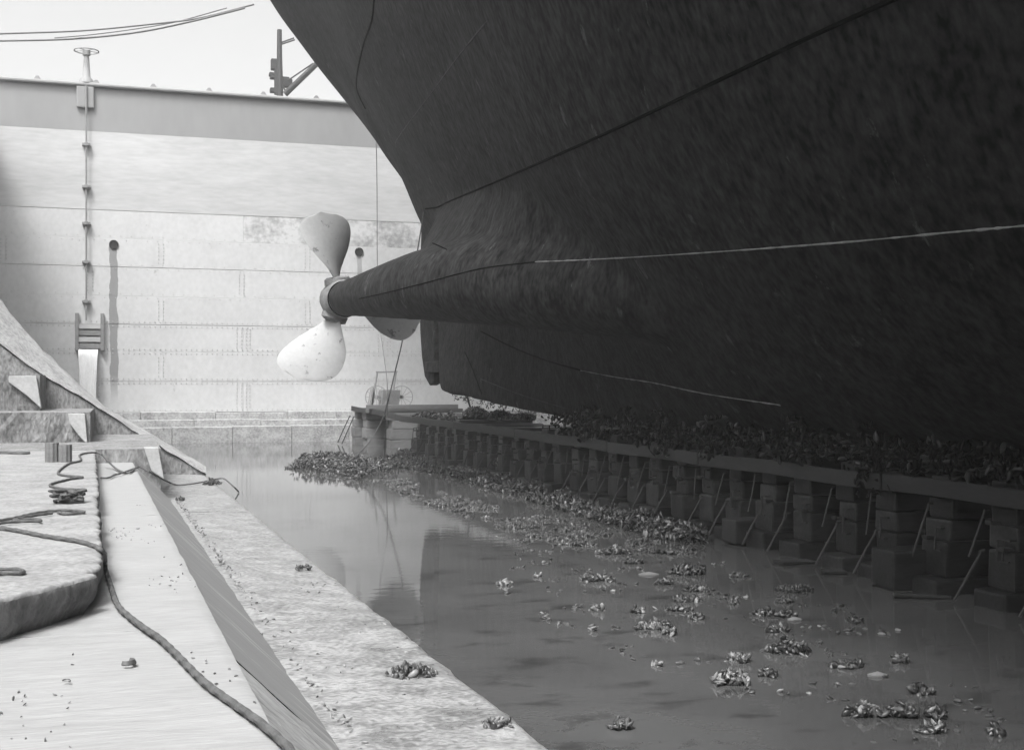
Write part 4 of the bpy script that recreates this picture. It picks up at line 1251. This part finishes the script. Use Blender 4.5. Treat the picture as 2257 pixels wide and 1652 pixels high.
def wheel(x, y, rz):
    w = empty('wheel', (x, y, .44)); w.parent = cart; w.rotation_euler = (0, 0, rz)
    r_ = MB(); r_.tube([(0, .43 * math.cos(t), .43 * math.sin(t)) for t in np.linspace(0, 2 * math.pi, 28)], .020, 6)
    r_.build('rim', MAT['wheel'], w)
    h_ = MB(); h_.tube([(-.09, 0, 0), (.09, 0, 0)], .065, 10); h_.build('hub', MAT['wheel'], w)
    for k in range(12):
        t = 2 * math.pi * k / 12
        MB().tube([(0, .05 * math.cos(t), .05 * math.sin(t)), (0, .42 * math.cos(t), .42 * math.sin(t))], .010, 5).build('spoke', MAT['wheel'], w)
wheel(-.42, -.15, math.radians(66)); wheel(.62, .1, math.radians(64))
m = MB(); m.tube([(-.42, -.15, .44), (.62, .1, .44)], .03, 8); m.build('axle', MAT['iron_grey'], cart)
m = MB()
V = [(-.26, -.28, .12), (.46, -.12, .12), (.46, .42, .12), (-.26, .30, .12), (-.22, -.34, .72), (.52, -.18, .72), (.52, .46, .72), (-.22, .36, .72)]
m.add(V, [(0,3,2,1),(4,5,6,7),(0,1,5,4),(1,2,6,5),(2,3,7,6),(3,0,4,7)])
m.build('body', MAT['wheel'], cart, bevel=.02)
m = MB(); m.add([(-.75, -.3, .0), (-.70, -.3, .0), (-.55, -.3, .82), (-.60, -.3, .82), (-.75, .1, .0), (-.70, .1, .0), (-.55, .1, .82), (-.60, .1, .82)], [(0,1,2,3),(4,7,6,5),(0,4,5,1),(1,5,6,2),(2,6,7,3),(3,7,4,0)])
m.build('tail_board', MAT['wheel'], cart, bevel=.01)
sh = [at_d(823, 866, 47.2) - cart.location, at_d(832, 818, 47.2) - cart.location, at_d(873, 817, 47.5) - cart.location, at_d(865, 872, 47.5) - cart.location]
MB().tube([sh[0] - Vector((.05, 0, .45)), sh[1]], .038, 8).build('shaft', MAT['wheel'], cart)
MB().tube([sh[3] - Vector((.05, 0, .40)), sh[2]], .038, 8).build('shaft', MAT['wheel'], cart)
MB().tube([sh[1] - Vector((.06, 0, .03)), sh[2] + Vector((.06, 0, -.03))], .03, 8).build('crossbar', MAT['wheel'], cart)

# ------------------------------------------------------------------ ropes and cables
def rope(name, pts, r, lab, mat='rope', n=14, cat='rope', lobes=3, group=None):
    s = spline(pts, n)
    # even spacing so that the lay of the rope shows
    out = [s[0]]; st = r * 0.4 if lobes else 0.06
    for a, b in zip(s[:-1], s[1:]):
        k = max(1, int((b - a).length / st))
        for q in range(1, k + 1): out.append(a.lerp(b, q / k))
    o = MB().tube(out, r, 9, twist=2 * math.pi / (r * 10), lobes=lobes, amp=.10).build(name, MAT[mat], smooth=True)
    tag(o, lab, cat, group)
    return o
ZS, ZU = 1.155, 0.90
long_px = [(-60, 1160, ZS + .02), (20, 1166, ZS + .02), (100, 1181, ZS + .02), (170, 1192, ZS + .02), (205, 1202, ZS + .018), (220, 1209, ZS + .015), (229, 1219, 1.12), (231, 1232, 1.0),
           (233, 1256, ZU + .02), (242, 1284, ZU + .02), (258, 1330, ZU + .03), (285, 1358, ZU + .03), (322, 1386, ZU + .03), (352, 1406, ZU + .03), (388, 1440, ZU + .03), (420, 1473, ZU + .03),
           (460, 1510, ZU + .03), (520, 1553, ZU + .03), (570, 1588, ZU + .03), (610, 1622, ZU + .02), (640, 1652, ZU + .02), (668, 1700, ZU)]
rope('mooring_rope', [on_z(*p) for p in long_px], 0.019, 'thick laid rope running off the stone slab and down across the altar')
zz_px = [(262, 1040), (240, 1018), (222, 1000), (200, 997), (176, 1002), (178, 1014), (150, 1022), (128, 1040), (140, 1047), (182, 1051), (150, 1056), (110, 1068), (140, 1077), (188, 1079), (160, 1086), (148, 1100)]
rope('slack_rope', [on_z(u, v, ZS + .02) if u < 222 else on_z(u, v, 1.10 if u > 250 else 1.15) for u, v in zz_px[1:]], 0.016, 'thin rope lying in zigzags on the stone slab below the timber bollard')
br_px = [(224, 1000, ZS + .02), (240, 1018, 1.02), (262, 1036, ZU + .03), (285, 1041, ZU + .03), (305, 1028, ZU + .03), (330, 1040, ZU + .02), (352, 1052, .62), (372, 1062, .25), (392, 1068, .2), (420, 1066, .2), (450, 1061, .2), (472, 1056, .23),
         (492, 1054, .24), (505, 1063, .2), (515, 1072, .16), (526, 1083, 0.02)]
rope('thin_rope', [on_z(*p) for p in br_px], 0.016, 'thin rope from slab edge down over the riser to the weedy bundle')
br2 = [(222, 1053, ZU + .03), (240, 1052, ZU + .03), (252, 1046, ZU + .03), (268, 1042, ZU + .04), (290, 1034, ZU + .04), (306, 1029, ZU + .03)]
rope('thin_rope', [on_z(*p) for p in br2], 0.016, 'short stretch of thin rope on the altar below the steps')
# coil
cp = []
for k in range(150):
    t = k / 150
    a = t * 2 * math.pi * 7
    rr = .10 + .05 * math.sin(a * .37) + .05 * RND.uniform(-1, 1)
    base = on_z(150, 1108, ZS)
    cp.append((base.x + rr * 1.0 * math.cos(a), base.y + rr * 1.2 * math.sin(a), ZS + .03 + .10 * t + .02 * math.sin(a * 1.7)))
rope('coiled_rope', cp, 0.014, 'tangled coil of rope heaped on the stone slab', n=3)
for k, (pp, lab) in enumerate(([[(-40, 1150), (20, 1143), (70, 1132), (110, 1126), (150, 1124), (186, 1128), (150, 1132), (128, 1129)], 'doubled rope leading from the coil towards the slab edge'],
                               [[(-40, 1158), (20, 1150), (60, 1148), (90, 1147), (70, 1143), (30, 1146), (60, 1138), (115, 1130)], 'second slack rope looped beside the doubled one'],
                               )):
    rope('slack_rope', [on_z(u, v, ZS + .02 + .01 * k) for u, v in pp], 0.014, lab)
rope('slack_rope', [on_z(u, v, ZS + .02) for u, v in [(-40, 1266), (10, 1262), (45, 1262), (51, 1258), (30, 1254), (-30, 1256)]], 0.014, 'bight of rope near the nose of the slab')
rope('thin_rope', [on_z(u, v, ZS + .02) for u, v in [(-30, 998), (20, 998), (45, 999), (64, 998)]], 0.035, 'short thick end of rope behind the timber bollard')
# ropes hanging from the ship
h1 = at_d(934, 462, 37.0)
rope('hanging_rope', [h1, at_d(928, 505, 37.0), at_d(919, 560, 37.2), at_d(905, 640, 37.8), at_d(888, 745, 38.2), at_d(870, 822, 38.0), at_d(858, 872, 37.4), at_d(842, 925, 36.4), at_d(815, 972, 35.4), at_d(785, 1003, 34.4), at_d(752, 1028, 33.6), on_z(735, 1037, .02)], 0.02,
     'long dark rope hanging from the ship counter down to the mussel islet', lobes=0)
rope('hanging_rope', [at_d(829, 285, 42.5), at_d(831, 420, 42.5), at_d(832, 590, 42.5), at_d(837, 710, 42), at_d(845, 775, 41), at_d(853, 840, 39.5), at_d(853, 915, 38), at_d(850, 960, 38), on_z(847, 1006, 0)], 0.014,
     'thin pale line hanging straight down past the propeller', mat='cable', lobes=0)
rope('hanging_rope', [at_d(1030, 872, 36.4), at_d(1033, 885, 36.3), at_d(1038, 902, 36.2)], 0.03, 'short rope stretched from the keel to the shell heap', lobes=0)
rope('stay_wire', [at_d(-80, 77, 30), at_d(20, 74, 30), at_d(180, 68, 30), at_d(330, 54, 30), at_d(440, 40, 30), at_d(560, 10, 30)], 0.022, 'upper sagging wire across the pale sky', mat='cable', lobes=0, cat='wire')
rope('stay_wire', [at_d(-80, 91, 30), at_d(20, 90, 30), at_d(160, 86, 30), at_d(300, 72, 30), at_d(420, 48, 30), at_d(540, 18, 30)], 0.024, 'lowest sagging wire across the pale sky', mat='cable', lobes=0, cat='wire')
rope('stay_wire', [at_d(120, 84, 29.8), at_d(200, 77, 30), at_d(300, 64, 30), at_d(390, 48, 30), at_d(500, 18, 30)], 0.014, 'thin middle wire between two sagging wires', mat='cable', lobes=0, cat='wire')

# timber bollard on the slab
bol = tag(empty('bollard', (0, 0, 0)), 'short twin timber bollard standing on the far part of the stone slab', 'bollard')
for (u0, u1, s) in ((100, 128, 0), (130, 157, 1)):
    a, b = on_z(u0, 1018, ZS), on_z(u1, 1018, ZS)
    c = (a + b) / 2; r = (b - a).length / 2
    top = .31
    m = MB(); n = 18
    ring = [(r * (1 + .07 * math.cos(9 * t)) * math.cos(t), r * (1 + .07 * math.cos(9 * t)) * math.sin(t)) for t in np.linspace(0, 2 * math.pi, n * 3, endpoint=False)]
    m.prism([(c.x + x, c.y + y) for x, y in ring], 'z', ZS, ZS + top - .03 * s)
    m.build('post', MAT['timber_pale'], bol, smooth=True)

# bits lying on the altar
def shard(u, v, z, s, lab, rot):
    p = on_z(u, v, z)
    m = MB(); V, F = [], []
    n = 10
    for k in range(n):
        t = -1.0 + 3.4 * k / (n - 1)
        for q, hz in ((1.0, 0.0), (0.82, .8), (0.55, .25)):
            V.append((s * q * math.cos(t), s * q * math.sin(t), s * hz * .5 + .004))
    for k in range(n - 1):
        for j in range(2):
            a = k * 3 + j; F.append((a, a + 1, a + 4, a + 3))
    b0 = len(V); V += [(x * .96, y * .96, max(0, z_ - .012)) for x, y, z_ in V[:b0]]; F += [tuple(b0 + q for q in reversed(f)) for f in F[:]]
    o = m.add(V, F).build('shell_piece', MAT['shell_mid'], smooth=True); o.location = p; o.rotation_euler = (0, 0, rot)
    tag(o, lab, 'shell piece')
shard(476 - 196, 1462, .915, .05, 'curved broken shell lying alone on the altar beside the thick rope', -1.2)
shard(146, 1502, .915, .022, 'tiny dark chip lying alone on the altar near the slab nose', .4)
# crumbs of mud and shell in the angle of ledge and riser and over the near ledge
P = []
for _ in range(260):
    y = RND.uniform(7.2, 24); x = XB + abs(RND.gauss(0, .05)) + .02
    P.append((ax(x, y), y, .20 + RND.uniform(-.01, .012)))
for _ in range(330):
    y = RND.uniform(7.0, 14) ; x = RND.uniform(XB + .05, XA - .05)
    if noise.noise(Vector((x * 2, y * 1.2, 4))) > .05: P.append((ax(x, y), y, .19 - .05 * (x - XB) / (XA - XB)))
tag(link('ledge_crumbs', shells_mesh('ledge_crumbs', P, .045, tilt=.5, pale=.7, mid=.25)), 'crumbs of shell and mud strewn over the ledge', 'crumbs', kind='stuff')

P = []
for _ in range(900):
    y = RND.uniform(4.6, 16); x = RND.uniform(-.5, XC - .05)
    if (x > .16 or y < 7.4) and noise.noise(Vector((x * 2.2, y * 1.1, 14))) > .18: P.append((ax(x, y), y, .905))
tag(link('altar_crumbs', shells_mesh('altar_crumbs', P, .026, tilt=.3, pale=.55, mid=.4)), 'specks of grit and shell scattered over the upper altar', 'crumbs', kind='stuff')

# ------------------------------------------------------------------ crane beyond the caisson
cr = tag(empty('crane', (0, 0, 0)), 'dark derrick crane mast and jib standing beyond the caisson', 'crane')
DC = 78
def C(u, v, dd=0): return at_d(u, v, DC + dd)
MB().tube([C(617, 260), C(617, 190), C(616, 120), C(616, 66)], [.22, .20, .17, .15], 8).build('mast', MAT['crane'], cr)
MB().tube([C(628, 208), C(700, 139), C(790, 52)], [.2, .18, .15], 8).build('jib', MAT['crane'], cr)
m = MB()
for (u0, u1, v0, v1) in ((598, 612, 128, 152), (594, 608, 158, 166), (596, 640, 166, 172), (596, 616, 192, 202), (620, 646, 172, 190), (606, 622, 150, 206)):
    a, b = C(u0, v1), C(u1, v0); m.box(a.x, b.x, a.y, a.y + .5, a.z, b.z)
m.build('winch_house', MAT['crane'], cr, bevel=.06)
for (p, q) in (((620, 98), (650, 88)), ((620, 94), (648, 84)), ((634, 178), (690, 140)), ((612, 170), (632, 206))):
    MB().tube([C(*p), C(*q)], .05, 6).build('stay', MAT['crane'], cr)
MB().tube([C(617, 262), C(617, 900)], .25, 8).build('tower', MAT['crane'], cr)

# ------------------------------------------------------------------ thin haze added to lift the far end, in place of halation
hz = MB().box(-60, 60, -70, 120, -3.2, 27).build('haze')
hmt = bpy.data.materials.new('added_haze'); hmt.use_nodes = True
for n_ in list(hmt.node_tree.nodes): hmt.node_tree.nodes.remove(n_)
ho = hmt.node_tree.nodes.new('ShaderNodeOutputMaterial')
hv = hmt.node_tree.nodes.new('ShaderNodeVolumePrincipled')
hv.inputs['Color'].default_value = G(0.97); hv.inputs['Density'].default_value = 0.0013; hv.inputs['Anisotropy'].default_value = 0.0
hmt.node_tree.links.new(hv.outputs[0], ho.inputs['Volume'])
hz.data.materials.append(hmt)
tag(hz, kind='stuff')
